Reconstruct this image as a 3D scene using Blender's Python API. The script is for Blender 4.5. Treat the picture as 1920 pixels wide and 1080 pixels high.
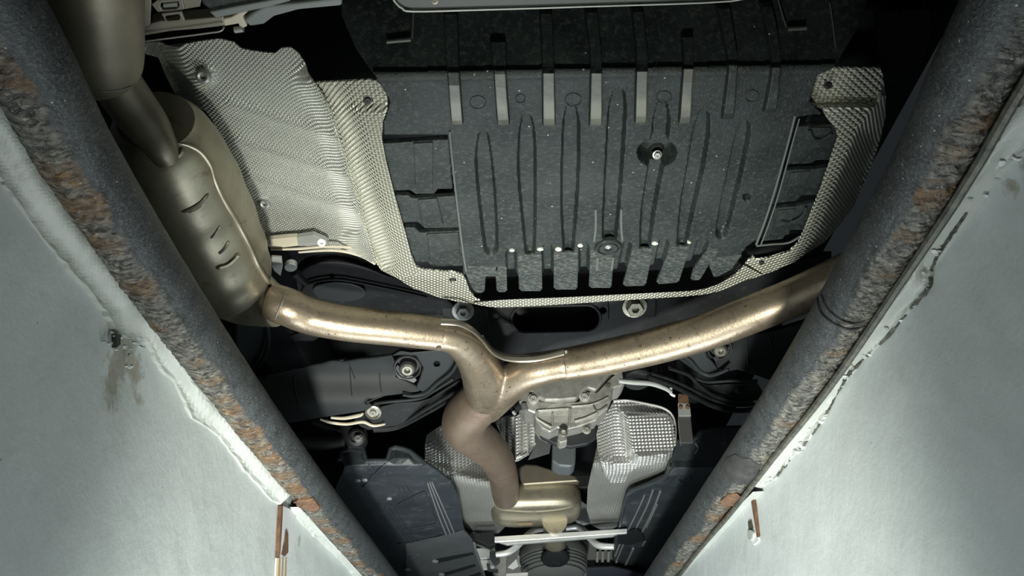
import bpy, bmesh, math, random
import numpy as np
from mathutils import Vector, Matrix, noise, geometry
from mathutils.bvhtree import BVHTree
random.seed(4)
S = bpy.context.scene
COL = S.collection
for o in list(bpy.data.objects):
    bpy.data.objects.remove(o)

# ------------------------------------------------------------------ camera
F = 1650.0                                   # focal length in pixels of a 1920 wide frame
C = Vector((0, 0, 1.2))
_y = Vector(((985 - 960) / F, -(1476 - 540) / F, -1)).normalized()
_a, _b = -.04, 1.0
_z = Vector((_a, _b, -(_a * _y.x + _b * _y.y) / _y.z)).normalized()
_x = _y.cross(_z)
M = Matrix((_x, _y, _z))                     # camera -> world
cam = bpy.data.cameras.new('camera')
cam.sensor_fit = 'HORIZONTAL'; cam.sensor_width = 36; cam.lens = F / 1920 * 36
cam.clip_start = .01
camo = bpy.data.objects.new('camera', cam); COL.objects.link(camo)
camo.matrix_world = Matrix.Translation(C) @ M.to_4x4()
S.camera = camo

# ------------------------------------------------------------------ light
w = bpy.data.worlds.new('world'); S.world = w; w.use_nodes = True
w.node_tree.nodes['Background'].inputs[0].default_value = (.62, .72, .78, 1)
w.node_tree.nodes['Background'].inputs[1].default_value = .02

def area(name, loc, target, sx, sy, power, col):
    l = bpy.data.lights.new(name, 'AREA'); l.shape = 'RECTANGLE'; l.size = sx; l.size_y = sy
    l.energy = power; l.color = col
    o = bpy.data.objects.new(name, l); COL.objects.link(o); o.location = loc
    o.rotation_euler = (Vector(target) - Vector(loc)).to_track_quat('-Z', 'Y').to_euler()
    return o
area('pit_lamp_front', (0.0, 2.25, .30), (0, 1.9, 2), .78, .4, 17, (.88, .95, 1))
def spot(name, loc, target, power, size, blend, rad, col):
    l = bpy.data.lights.new(name, 'SPOT'); l.energy = power; l.spot_size = math.radians(size); l.spot_blend = blend
    l.shadow_soft_size = rad; l.color = col
    o = bpy.data.objects.new(name, l); COL.objects.link(o); o.location = loc
    o.rotation_euler = (Vector(target) - Vector(loc)).to_track_quat('-Z', 'Y').to_euler()
spot('work_lamp', (-.10, .60, .42), (.02, 2.04, 1.90), 245, 71, 1, .08, (.98, 1, .90))
spot('rear_fill', (.0, .55, .25), (.0, .95, 2.05), 46, 46, 1, .08, (.98, 1, .86))  # added fill to brighten the near underside, no known lamp stands here
vs = S.view_settings
vs.view_transform = 'Standard'; vs.look = 'None'; vs.gamma = 1; vs.use_curve_mapping = False
vs.exposure = .18

# ------------------------------------------------------------------ pixel -> place
def ray(px, py):
    return M @ Vector(((px - 960) / F, (540 - py) / F, -1))
def U(px, py, z):                            # on the level plane of height z
    d = ray(px, py); return C + d * ((z - C.z) / d.z)
def V(px, py, y):                            # on the cross plane at distance y
    d = ray(px, py); return C + d * (y / d.y)
def depth(P):
    return -(M.transposed() @ (Vector(P) - C)).z
def mpp(P):                                  # metres per pixel there
    return depth(P) / F
def Zp(z):
    return lambda px, py: U(px, py, z)
def Yp(y):
    return lambda px, py: V(px, py, y)
def Zl(p0, p1, p2):                          # height linear between three (px,py,z)
    A = np.array([[p[0], p[1], 1] for p in (p0, p1, p2)], float)
    k = np.linalg.solve(A, np.array([p0[2], p1[2], p2[2]], float))
    return lambda px, py: U(px, py, float(k[0] * px + k[1] * py + k[2]))
def Lp(y0, z0, rel=None):                    # upright rear face at y0 turning into a level underside at z0
    def m(px, py):
        yy = y0 + (rel(px, py) if rel else 0)
        P = V(px, py, yy); Q = U(px, py, z0)
        t = (P.z - z0) / .03
        if t > 1: return P
        if t < -1: return Q
        s = (t + 1) / 2
        return Q.lerp(P, s)
    return m
def sm(a, b, x):
    t = min(1, max(0, (x - a) / (b - a))); return t * t * (3 - 2 * t)
def cr(pts, n=6, closed=False):              # Catmull-Rom through tuples
    P = [np.array(p, float) for p in pts]; L = len(P); out = []
    rng = range(L) if closed else range(L - 1)
    for i in rng:
        if closed: a, b, c, d = P[i - 1], P[i], P[(i + 1) % L], P[(i + 2) % L]
        else: a, b, c, d = P[max(i - 1, 0)], P[i], P[i + 1], P[min(i + 2, L - 1)]
        for k in range(n):
            t = k / n
            out.append(.5 * (2 * b + (c - a) * t + (2 * a - 5 * b + 4 * c - d) * t * t + (3 * b - a - 3 * c + d) * t ** 3))
    if not closed: out.append(P[-1])
    return [tuple(o) for o in out]
def ell(cx, cy, rx, ry, n=20, rot=0):
    c, s = math.cos(rot), math.sin(rot)
    return [(cx + rx * math.cos(t) * c - ry * math.sin(t) * s, cy + rx * math.cos(t) * s + ry * math.sin(t) * c)
            for t in (2 * math.pi * k / n for k in range(n))]
def inside(p, poly):
    x, y = p; r = False; j = len(poly) - 1
    for i in range(len(poly)):
        xi, yi = poly[i][:2]; xj, yj = poly[j][:2]
        if (yi > y) != (yj > y) and x < (xj - xi) * (y - yi) / (yj - yi) + xi: r = not r
        j = i
    return r
def segd(p, a, b):
    ax, ay = a; bx, by = b; dx, dy = bx - ax, by - ay
    L = dx * dx + dy * dy
    t = 0 if L == 0 else max(0, min(1, ((p[0] - ax) * dx + (p[1] - ay) * dy) / L))
    return math.hypot(p[0] - ax - t * dx, p[1] - ay - t * dy)

# ------------------------------------------------------------------ materials
MATS = {}
def mat(name, col, rough=.5, metal=0, col2=None, nscale=40, nstr=.5, bump=0, bscale=120, bdist=.002,
        dots=None, rust=None, speck=None, spec=.5, coord='Object', aniso=None, dust=None):
    if name in MATS: return MATS[name]
    m = bpy.data.materials.new(name); m.use_nodes = True
    nt = m.node_tree; N = nt.nodes; L = nt.links; b = N['Principled BSDF']
    b.inputs['Roughness'].default_value = rough; b.inputs['Metallic'].default_value = metal
    b.inputs['Specular IOR Level'].default_value = spec
    tc = N.new('ShaderNodeTexCoord'); vec = tc.outputs['Object']
    if aniso:
        mp = N.new('ShaderNodeMapping'); mp.inputs['Scale'].default_value = aniso
        L.new(vec, mp.inputs['Vector']); vec = mp.outputs['Vector']
    def rgb(c): return (c[0], c[1], c[2], 1)
    def noise_(s, det=6, r=.6):
        n = N.new('ShaderNodeTexNoise'); n.inputs['Scale'].default_value = s; n.inputs['Detail'].default_value = det
        n.inputs['Roughness'].default_value = r; L.new(vec, n.inputs['Vector']); return n.outputs['Fac']
    def ramp(src, a, bb):
        r = N.new('ShaderNodeMapRange'); r.inputs['From Min'].default_value = a; r.inputs['From Max'].default_value = bb
        L.new(src, r.inputs['Value']); return r.outputs['Result']
    def mix(fac, c1, c2):
        x = N.new('ShaderNodeMix'); x.data_type = 'RGBA'
        if isinstance(fac, float): x.inputs['Factor'].default_value = fac
        else: L.new(fac, x.inputs['Factor'])
        for i, c in ((6, c1), (7, c2)):
            if isinstance(c, tuple): x.inputs[i].default_value = rgb(c)
            else: L.new(c, x.inputs[i])
        return x.outputs[2]
    cur = col
    if col2:
        cur = mix(ramp(noise_(nscale), .5 - .25 / max(nstr, .01) * .5, .5 + .25 / max(nstr, .01) * .5), cur, col2)
    if dust:                                   # (colour, scale, threshold)
        cur = mix(ramp(noise_(dust[1], 8, .7), dust[2], dust[2] + .22), cur, dust[0])
    if speck:                                  # (colour, scale, size)
        v = N.new('ShaderNodeTexVoronoi'); v.inputs['Scale'].default_value = speck[1]; L.new(vec, v.inputs['Vector'])
        cur = mix(ramp(v.outputs['Distance'], speck[2], speck[2] * .6), cur, speck[0])
    for a in (rust or ()):                     # (attribute, colour, colour2)
        at = N.new('ShaderNodeAttribute'); at.attribute_name = a[0]
        n = ramp(noise_(a[3] if len(a) > 3 else 70, 8, .65), .3, .7)
        cc = mix(n, a[1], a[2])
        ad = N.new('ShaderNodeMath'); ad.operation = 'MULTIPLY_ADD'; ad.inputs[1].default_value = 1.0
        sub = N.new('ShaderNodeMath'); sub.operation = 'SUBTRACT'; sub.inputs[1].default_value = .5
        L.new(n, sub.inputs[0]); mu = N.new('ShaderNodeMath'); mu.operation = 'MULTIPLY'; mu.inputs[1].default_value = .9
        L.new(sub.outputs[0], mu.inputs[0]); L.new(at.outputs['Fac'], ad.inputs[0]); L.new(mu.outputs[0], ad.inputs[2])
        cur = mix(ramp(ad.outputs[0], .35, .75), cur, cc)
    if isinstance(cur, tuple): b.inputs['Base Color'].default_value = rgb(cur)
    else: L.new(cur, b.inputs['Base Color'])
    h = None
    if bump:
        h = noise_(bscale, 5, .6)
    nrm = None
    if h is not None:
        bp = N.new('ShaderNodeBump'); bp.inputs['Strength'].default_value = bump; bp.inputs['Distance'].default_value = bdist
        L.new(h, bp.inputs['Height']); nrm = bp.outputs['Normal']
    if dots:                                   # (pitch in m, depth in m, row stretch) pressed dimples on the sheet, from its UVs
        uv = N.new('ShaderNodeUVMap'); sp = N.new('ShaderNodeSeparateXYZ'); L.new(uv.outputs['UV'], sp.inputs[0])
        fs = []
        for k, (i, st) in enumerate(((0, 1), (1, dots[2]))):
            mu = N.new('ShaderNodeMath'); mu.operation = 'MULTIPLY'; mu.inputs[1].default_value = 2 * math.pi / dots[0] * st
            L.new(sp.outputs[i], mu.inputs[0]); fs.append(mu.outputs[0])
        def m2(op, a, bb):
            x = N.new('ShaderNodeMath'); x.operation = op
            L.new(a, x.inputs[0])
            if bb is not None:
                if isinstance(bb, float): x.inputs[1].default_value = bb
                else: L.new(bb, x.inputs[1])
            return x.outputs[0]
        if len(dots) > 3 and dots[3] == 'square':
            hh = m2('MULTIPLY', m2('ABSOLUTE', m2('SINE', m2('MULTIPLY', fs[0], .5), None), None), m2('ABSOLUTE', m2('SINE', m2('MULTIPLY', fs[1], .5), None), None))
        else:
            hh = m2('MULTIPLY', m2('ABSOLUTE', m2('SINE', m2('MULTIPLY', m2('ADD', fs[0], fs[1]), .5), None), None), m2('ABSOLUTE', m2('SINE', m2('MULTIPLY', m2('SUBTRACT', fs[0], fs[1]), .5), None), None))
        bp = N.new('ShaderNodeBump'); bp.inputs['Strength'].default_value = 1; bp.inputs['Distance'].default_value = dots[1]
        L.new(hh, bp.inputs['Height'])
        if nrm: L.new(nrm, bp.inputs['Normal'])
        nrm = bp.outputs['Normal']
    if nrm: L.new(nrm, b.inputs['Normal'])
    MATS[name] = m
    return m

PLASTIC = mat('black plastic', (.009, .013, .0125), .46, 0, (.024, .031, .030), 11, .9, .5, 300, .0022,
              dust=((.060, .068, .064), 120, .50), speck=((.5, .5, .46), 42, .06), spec=.35)
PLASTIC_SCUFF = mat('scuffed plastic', (.012, .016, .0155), .48, 0, (.030, .037, .036), 14, .9, .6, 260, .0026, dust=((.13, .14, .132), 130, .47), aniso=(1, 2.2, 1), spec=.35)
PLASTIC_RIB = mat('worn plastic rib', (.075, .078, .068), .42, 0, (.17, .17, .14), 22, .9, .25, 300, .001)
PLASTIC_DARK = mat('deep black plastic', (.012, .014, .016), .5)
PANEL = mat('underbody plastic', (.021, .026, .032), .42, 0, (.037, .043, .049), 5, .9, .2, 200, .0012, dust=((.09, .10, .10), 26, .54))
PANELR = mat('scraped plastic', (.16, .17, .17), .4)
BODY = mat('dark body paint', (.012, .013, .016), .6, 0, (.02, .021, .024), 6)
SUBF = mat('black subframe paint', (.005, .0054, .006), .58, 0, (.011, .012, .013), 9, .8, .2, 150, .001, spec=.2, dust=((.035, .035, .033), 60, .56))
ARM = mat('satin arm cover', (.012, .0142, .0150), .52, 0, (.019, .0215, .023), 6, .8, .1, 150, .001, speck=((.4, .4, .38), 22, .03), spec=.18)
STEELG = mat('grey steel', (.20, .205, .20), .4, .6, (.30, .30, .29), 30)
BOLT = mat('zinc bolt', (.36, .35, .30), .38, .75, (.22, .21, .18), 120)
RUBBER = mat('black rubber', (.018, .018, .02), .6)
EXH = mat('brown stained exhaust steel', (.25, .198, .142), .36, .78, (.38, .312, .23), 16, .6, .30, 180, .0014, speck=((.07, .05, .04), 42, .10),
          dust=((.10, .075, .055), 70, .54))
EXHD = mat('rust tinted exhaust steel', (.20, .145, .11), .5, .7, (.28, .215, .165), 16, .6, .3, 180, .0014, dust=((.11, .075, .055), 70, .56))
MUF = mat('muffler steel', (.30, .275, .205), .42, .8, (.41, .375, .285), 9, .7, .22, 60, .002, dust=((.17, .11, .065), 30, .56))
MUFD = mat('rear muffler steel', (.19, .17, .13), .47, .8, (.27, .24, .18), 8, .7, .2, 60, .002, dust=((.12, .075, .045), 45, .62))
WELD = mat('weld bead', (.15, .14, .125), .5, .7, (.26, .25, .23), 200, .6, .5, 500, .002)
FLANGE = mat('bright pinch seam', (.42, .38, .32), .35, .9)
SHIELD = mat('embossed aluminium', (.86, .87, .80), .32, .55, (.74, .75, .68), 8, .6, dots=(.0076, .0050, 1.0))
SHIELDW = mat('embossed aluminium wing', (.82, .81, .68), .34, .50, (.70, .69, .58), 8, .6, dots=(.0112, .0066, 1.0))
SHIELDU = mat('dimpled foil in shade tone', (.34, .34, .32), .45, .55, (.27, .27, .25), 8, .6, dots=(.0085, .0012, 1.0, 'square'))  # same foil as the bright faces, colour darkened for the grazing light
SHIELDB = mat('bright dimpled aluminium', (.84, .84, .82), .25, .68, (.76, .76, .74), 8, .6, dots=(.0102, .0030, 1.0, 'square'))
SHIELDD = mat('embossed foil in shade tone', (.07, .07, .07), .4, .6, dots=(.0135, .0022, 1.0))  # embossed foil with the low light around it put into its colour
CAST = mat('cast alloy', (.42, .41, .375), .45, .55, (.25, .245, .225), 50, .7, .35, 300, .001, dust=((.5, .5, .48), 90, .66))
TAN = mat('tan primer seam', (.55, .50, .39), .6, 0, (.42, .38, .30), 40)
SILVER = mat('bare aluminium bar', (.66, .66, .66), .35, .5)
PALE = mat('pale grey steel', (.42, .43, .42), .45, .3, (.30, .31, .30), 20)
OLIVE = mat('olive grey bracket steel', (.17, .16, .13), .5, .4, (.24, .225, .18), 25)
RUSTM = mat('rusted steel', (.07, .034, .018), .8, 0, (.155, .082, .042), 60, .7, .6, 120, .003)

# ------------------------------------------------------------------ objects
def tag(o, label, cat, group=None):
    o['label'] = label; o['category'] = cat
    if group: o['group'] = group
    return o
def thing(name, label, cat, at, group=None):
    o = bpy.data.objects.new(name, None); COL.objects.link(o); o.location = at; o.empty_display_size = .05
    return tag(o, label, cat, group)
def wloc(o):
    v = Vector(o.location); p = o.parent
    while p is not None: v = v + Vector(p.location); p = p.parent
    return v
def obj(name, verts, faces, material, parent=None, smooth=False, uv=None, bevel=0, attrs=None):
    """verts are in world space; the object's origin is put at its own centre"""
    V3 = np.array([tuple(v) for v in verts], float)
    ctr = (V3.min(0) + V3.max(0)) / 2
    me = bpy.data.meshes.new(name); me.from_pydata((V3 - ctr).tolist(), [], faces)
    if smooth:
        me.polygons.foreach_set('use_smooth', [True] * len(me.polygons)); me.set_sharp_from_angle(angle=.65)
    if uv is not None:
        lay = me.uv_layers.new(name='UVMap')
        idx = np.empty(len(me.loops), int); me.loops.foreach_get('vertex_index', idx)
        lay.data.foreach_set('uv', np.array(uv, float)[idx].ravel())
    for k, vals in (attrs or {}).items():
        a = me.attributes.new(k, 'FLOAT', 'POINT'); a.data.foreach_set('value', np.array(vals, float))
    me.materials.append(material); me.update()
    o = bpy.data.objects.new(name, me); COL.objects.link(o)
    if parent is not None:
        o.parent = parent; o.location = Vector(ctr) - wloc(parent)
    else: o.location = ctr
    if bevel:
        b = o.modifiers.new('bevel', 'BEVEL'); b.width = bevel; b.segments = 2; b.limit_method = 'ANGLE'; b.angle_limit = .7
    return o
def orient(verts, faces):
    me = bpy.data.meshes.new('t'); me.from_pydata([tuple(v) for v in verts], [], faces)
    bm = bmesh.new(); bm.from_mesh(me); bmesh.ops.recalc_face_normals(bm, faces=bm.faces)
    f = [[v.index for v in q.verts] for q in bm.faces]; bm.free(); bpy.data.meshes.remove(me)
    return f
def uv_arc(P): return (P.x, P.y - P.z)
def uv_side(P): return (P.x + P.z, P.y)
def uv_flat(P): return (P.x, P.y)
def uv_left(P): return (P.x - P.z, P.y)
def sheet(name, outline, m, material, parent=None, ext=(0, 0, .004), step=None, holes=(), uvf=None, smooth=False, bevel=0, curve=0):
    """outline in photo pixels laid on the surface m, given a thickness ext"""
    if curve: outline = cr(outline, curve, True)
    outline = [tuple(p[:2]) for p in outline]
    pts = [Vector(p) for p in outline]; n0 = len(pts)
    edges = [(i, (i + 1) % n0) for i in range(n0)]
    for h in holes:
        b0 = len(pts); pts += [Vector(p) for p in h]
        edges += [(b0 + i, b0 + (i + 1) % len(h)) for i in range(len(h))]
    if step:
        xs = [p[0] for p in outline]; ys = [p[1] for p in outline]
        y = min(ys) + step * .5
        while y < max(ys):
            x = min(xs) + step * .5
            while x < max(xs):
                q = (x, y)
                if inside(q, outline) and not any(inside(q, h) for h in holes):
                    if min(segd(q, outline[i], outline[(i + 1) % n0]) for i in range(n0)) > step * .35:
                        pts.append(Vector(q))
                x += step
            y += step
    vo, eo, fo = geometry.delaunay_2d_cdt(pts, edges, [], 0, 1e-4)[:3]
    F2 = []
    for f in fo:
        c = (sum(vo[i].x for i in f) / len(f), sum(vo[i].y for i in f) / len(f))
        if inside(c, outline) and not any(inside(c, h) for h in holes): F2.append(list(f))
    W = [m(p.x, p.y) for p in vo]; n = len(W)
    e = Vector(ext); W2 = [p + e for p in W]
    cnt = {}
    for f in F2:
        for i in range(len(f)):
            a, b = f[i], f[(i + 1) % len(f)]; cnt.setdefault((min(a, b), max(a, b)), []).append((a, b))
    faces = [f for f in F2] + [[i + n for i in reversed(f)] for f in F2]
    for k, l in cnt.items():
        if len(l) == 1:
            a, b = l[0]; faces.append([b, a, a + n, b + n])
    allv = W + W2
    uv = [uvf(p) for p in allv] if uvf else None
    used = sorted({i for f in faces for i in f}); rm = {a: i for i, a in enumerate(used)}
    faces = [[rm[i] for i in f] for f in faces]; allv = [allv[i] for i in used]
    if uv: uv = [uv[i] for i in used]
    faces = orient(allv, faces)
    return obj(name, allv, faces, material, parent, smooth, uv, bevel)
def tubeW(name, path, radii, material, parent=None, seg=20, closed=False, sx=1, sy=1, cap=True, rf=None, smooth=True, make=True):
    P = [Vector(p) for p in path]; n = len(P); verts = []; faces = []
    up = Vector((0, 0, 1))
    T0 = (P[1] - P[0]).normalized()
    nrm = (up - T0 * up.dot(T0))
    if nrm.length < .1: nrm = Vector((0, 1, 0)) - T0 * T0.y
    nrm.normalize()
    for i in range(n):
        if closed: T = (P[(i + 1) % n] - P[i - 1]).normalized()
        else: T = (P[min(i + 1, n - 1)] - P[max(i - 1, 0)]).normalized()
        nrm = (nrm - T * nrm.dot(T)).normalized(); bi = T.cross(nrm)
        for k in range(seg):
            t = 2 * math.pi * k / seg
            r = radii[i] * (rf(i / (n - 1), t) if rf else 1)
            verts.append(P[i] + nrm * (math.cos(t) * r * sy) + bi * (math.sin(t) * r * sx))
    for i in range(n if closed else n - 1):
        j = (i + 1) % n
        for k in range(seg):
            l = (k + 1) % seg
            faces.append([i * seg + k, j * seg + k, j * seg + l, i * seg + l])
    if cap and not closed:
        faces.append(list(range(seg))); faces.append([(n - 1) * seg + k for k in reversed(range(seg))])
    faces = orient(verts, faces)
    if not make: return verts, faces
    return obj(name, verts, faces, material, parent, smooth)
def tube(name, pts, material, parent=None, seg=20, n=6, z=None, **k):
    """pts: (px, py, height, radius in px)"""
    pts = cr(pts, n)
    path = [U(p[0], p[1], p[2]) for p in pts]
    return tubeW(name, path, [p[3] * mpp(q) for p, q in zip(pts, path)], material, parent, seg, **k)
def tubeY(name, pts, material, parent=None, seg=12, n=5, **k):
    """pts: (px, py, distance y, radius in px)"""
    pts = cr(pts, n)
    path = [V(p[0], p[1], p[2]) for p in pts]
    return tubeW(name, path, [p[3] * mpp(q) for p, q in zip(pts, path)], material, parent, seg, **k)
def bvh(o):
    mw = Matrix.Translation(wloc(o))
    return BVHTree.FromPolygons([mw @ v.co for v in o.data.vertices], [list(p.vertices) for p in o.data.polygons])
def hit(t, px, py):
    d = ray(px, py).normalized(); r = t.ray_cast(C, d)
    return (r[0], r[1] if r[1].dot(d) < 0 else -r[1]) if r[0] is not None else (None, None)
def onpath(name, t, pts, rpx, material, parent, seg=8, n=5, lift=0, flat=1, smooth=True):
    """a bead running over a finished surface"""
    path = []
    for p in cr(pts, n):
        q, nn = hit(t, p[0], p[1])
        if q is not None: path.append(q + nn * lift)
    rad = []
    for i, q in enumerate(path):
        e = min(i, len(path) - 1 - i) / max(1, len(path) - 1)
        rad.append(rpx * mpp(q) * (.35 + .65 * sm(0, .12, e)))
    return tubeW(name, path, rad, material, parent, seg, smooth=smooth, sy=flat, sx=1)
def frame(d):
    d = Vector(d).normalized(); a = Vector((1, 0, 0)); a = (a - d * a.dot(d)).normalized()
    return a, d.cross(a), d
def lathe(name, ctr, axis, prof, material, parent=None, seg=24, smooth=True, hexa=False):
    """prof: (radius, height along axis) in metres"""
    a, b, d = frame(axis); verts = []; faces = []
    for r, h in prof:
        for k in range(seg):
            t = 2 * math.pi * k / seg
            verts.append(Vector(ctr) + a * (r * math.cos(t)) + b * (r * math.sin(t)) + d * h)
    for i in range(len(prof) - 1):
        for k in range(seg):
            l = (k + 1) % seg; faces.append([i * seg + k, i * seg + l, (i + 1) * seg + l, (i + 1) * seg + k])
    faces.append(list(range(seg))); faces.append([(len(prof) - 1) * seg + k for k in range(seg)])
    faces = orient(verts, faces)
    return obj(name, verts, faces, material, parent, smooth)
DOWN = (0, -.55, -.83)
def bolt(px, py, P, rpx, parent, material=None, axis=DOWN, name='bolt', washer=1.35):
    """hex head with a washer and a dimple, one mesh"""
    r = rpx * mpp(P); a, b, d = frame(axis); verts = []; faces = []
    def ring(rr, h, n, ph=0):
        i0 = len(verts)
        for k in range(n):
            t = 2 * math.pi * k / n + ph
            verts.append(P + a * (rr * math.cos(t)) + b * (rr * math.sin(t)) + d * h)
        return list(range(i0, i0 + n))
    def loft(A, B):
        for k in range(len(A)): faces.append([A[k], A[(k + 1) % len(A)], B[(k + 1) % len(B)], B[k]])
    w0 = ring(r * washer, -r * .6, 18); w1 = ring(r * washer, .22 * r, 18); w2 = ring(r * .5, .3 * r, 18)
    loft(w0, w1); loft(w1, w2); faces.append(list(reversed(w0))); faces.append(w2)
    h0 = ring(r, .2 * r, 6); h1 = ring(r, .8 * r, 6); h2 = ring(r * .86, .95 * r, 6); h3 = ring(r * .45, .95 * r, 6); h4 = ring(r * .4, .6 * r, 6)
    loft(h0, h1); loft(h1, h2); loft(h2, h3); loft(h3, h4); faces.append(list(reversed(h0))); faces.append(h4)
    return obj(name, verts, orient(verts, faces), material or BOLT, parent)
def gridmesh(name, G, ext, material, parent=None, smooth=True, attrs=None):
    """G[i][j] world points, thickened by ext"""
    ni, nj = len(G), len(G[0]); W = [Vector(p) for r in G for p in r]; n = len(W); e = Vector(ext)
    W2 = [p + e for p in W]; faces = []
    for i in range(ni - 1):
        for j in range(nj - 1):
            a = i * nj + j; q = [a, a + 1, a + nj + 1, a + nj]
            faces.append(q); faces.append([k + n for k in reversed(q)])
    def side(a, b): faces.append([b, a, a + n, b + n])
    for j in range(nj - 1): side(j, j + 1); side((ni - 1) * nj + j + 1, (ni - 1) * nj + j)
    for i in range(ni - 1): side((i + 1) * nj, i * nj); side(i * nj + nj - 1, (i + 1) * nj + nj - 1)
    at = {k: list(v) + list(v) for k, v in (attrs or {}).items()}
    return obj(name, W + W2, orient(W + W2, faces), material, parent, smooth, attrs=at)
def box(name, lo, hi, material, parent=None, bevel=0):
    (a, b, c), (d, e, f) = lo, hi
    v = [(a, b, c), (d, b, c), (d, e, c), (a, e, c), (a, b, f), (d, b, f), (d, e, f), (a, e, f)]
    return obj(name, v, [[3, 2, 1, 0], [4, 5, 6, 7], [0, 1, 5, 4], [1, 2, 6, 5], [2, 3, 7, 6], [3, 0, 4, 7]], material, parent, False, None, bevel)
def struct(o):
    o['kind'] = 'structure'; return o

# ================================================================== THE PIT
RZ, RR = 1.75, .0385                          # rail centre height and radius
_L = [(-2.0, -.355), (0, -.375), (.482, -.397), (.737, -.418), (1.234, -.428), (1.9, -.418), (2.642, -.396), (4.2, -.36), (7, -.33)]
_R = [(-2.0, .385), (0, .408), (.519, .426), (.79, .449), (1.317, .461), (2.0, .452), (2.796, .435), (4.2, .405), (7, .38)]
def _curve(T):
    d = cr(T, 24); ys = np.array([p[0] for p in d]); xs = np.array([p[1] for p in d]); o = np.argsort(ys)
    return lambda y: float(np.interp(y, ys[o], xs[o]))
railx = {-1: _curve(_L), 1: _curve(_R)}
def wallx(s, y): return railx[s](y) + s * (RR + .003)
def Wp(s, off=0):                             # on the pit wall of side s, off metres proud of it
    def m(px, py):
        d = ray(px, py); y = 1.2
        for _ in range(6):
            x = wallx(s, y) - s * off; y = d.y * (x / d.x)
        return C + d * (x / d.x)
    return m
ys = list(np.arange(-1.6, 0.3, .1)) + list(np.arange(.3, 3.4, .02)) + list(np.arange(3.4, 7.01, .2))
WTOP = RZ + .02
STAIN = {-1: [(250, 655, 26), (230, 690, 22), (262, 690, 20), (222, 735, 18), (275, 745, 10), (230, 620, 18), (565, 1010, 10)],
         1: [(1912, 318, 12), (1880, 352, 8)]}
def walls(s, name):
    zz = [0, .5, .9, 1.1, 1.2] + list(np.arange(1.25, WTOP, .02)) + [WTOP]
    G = []; st = []
    B = [(Wp(s)(px, py), r * .0007 * 1.2) for px, py, r in STAIN[s]]
    for y in ys:
        row = []
        for z in zz:
            x = wallx(s, y)
            q = Vector((x, y, z)); e = .004 * noise.noise(q * 4.0) + .0018 * noise.noise(q * 17)
            v = 0
            for b, r in B:
                d = (q - b).length / (r * 1.6); v = max(v, math.exp(-d * d))
            e += v * .008 * noise.noise(q * 45) - v * .004
            row.append((x + s * .004 - s * e, y, z)); st.append(v)
        G.append(row)
    m = mat('pit wall paint', (.51, .55, .545), .45, 0, (.57, .61, .605), 3, .7, .34, 24, .005,
            rust=[('stain', (.25, .255, .21), (.37, .345, .29), 60)], speck=((.13, .14, .14), 22, .030), dust=((.47, .50, .49), 14, .6))
    return struct(gridmesh(name, G, (s * .16, 0, 0), m, None, True, {'stain': st}))
walls(-1, 'wall_left'); walls(1, 'wall_right')
CONC = mat('stained concrete', (.26, .27, .27), .8, 0, (.19, .20, .20), 4, .8, .5, 40, .006)
struct(box('floor', (-.75, -1.8, -.12), (.75, 7.2, 0), CONC))
struct(box('wall_back', (-.75, -1.8, 0), (.75, -1.6, WTOP), CONC))
struct(box('wall_front', (-.75, 7.0, 0), (.75, 7.2, WTOP), CONC))
struct(box('floor_left', (-3, -1.8, WTOP - .18), (-.64, 7.2, WTOP), CONC))
struct(box('floor_right', (.66, -1.8, WTOP - .18), (3, 7.2, WTOP), CONC))

# white painted lips along the wall tops, broken lower edges
WHITE = mat('white lip paint', (.35, .375, .345), .5, 0, (.43, .45, .425), 8, .7, .55, 50, .004, dust=((.36, .39, .33), 30, .66))
def jag(pts, amp, n=5):
    out = []
    for p in cr(pts, n): out.append((p[0] + random.uniform(-amp, amp), p[1] + random.uniform(-amp, amp)))
    return out
LE = [(-30, 275), (0, 325), (20, 360), (73, 433), (133, 507), (187, 567), (218, 615), (240, 632), (275, 640), (300, 685), (335, 725), (363, 783), (413, 820), (453, 873), (493, 920), (525, 948)]
LT = [(-60, 95), (0, 200), (52, 280), (100, 358), (170, 448), (236, 530), (293, 604), (367, 717), (457, 820), (546, 928)]
RE = [(1960, 250), (1900, 300), (1850, 350), (1790, 425), (1747, 493), (1738, 540), (1705, 578), (1650, 645), (1592, 695), (1570, 735), (1540, 785), (1510, 830), (1480, 862), (1453, 895), (1425, 914)]
RT = [(1990, 85), (1905, 205), (1812, 358), (1748, 452), (1650, 588), (1560, 716), (1490, 806), (1412, 912)]
def lip(name, top, edge, s, prev=None, off=.005):
    te = cr(top, 3); ed = cr(edge, 3)
    def mp(px, py):                       # a splayed fillet: flush at its lower edge, standing out under the rail
        d1 = min(segd((px, py), ed[i], ed[i + 1]) for i in range(len(ed) - 1))
        d2 = min(segd((px, py), te[i], te[i + 1]) for i in range(len(te) - 1))
        return Wp(s, .000 + .020 * sm(0, 1, d1 / (d1 + d2 + 1e-6)))(px, py)
    o = sheet(name, te + list(reversed(jag(edge, 1.8, 6))), mp, WHITE, prev, ext=(s * (off + .022), 0, 0), step=7, smooth=False, bevel=.0012)
    for v in o.data.vertices:
        q = Vector(o.location) + v.co
        v.co.x += s * (.0022 * noise.noise(q * 25) + .0014 * noise.noise(q * 70))
    return struct(o)
lip('trim_1', LT, LE, -1)
lip('trim_2', [(562, 950), (620, 1014), (682, 1082), (702, 1105)], [(548, 962), (570, 985), (597, 1010), (640, 1052), (668, 1085), (690, 1110)], -1)
lip('trim_3', RT, RE, 1)
lip('trim_4', [(1410, 922), (1340, 996), (1276, 1064), (1246, 1105)], [(1425, 922), (1400, 945), (1360, 985), (1310, 1030), (1283, 1060), (1255, 1105)], 1)
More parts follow.
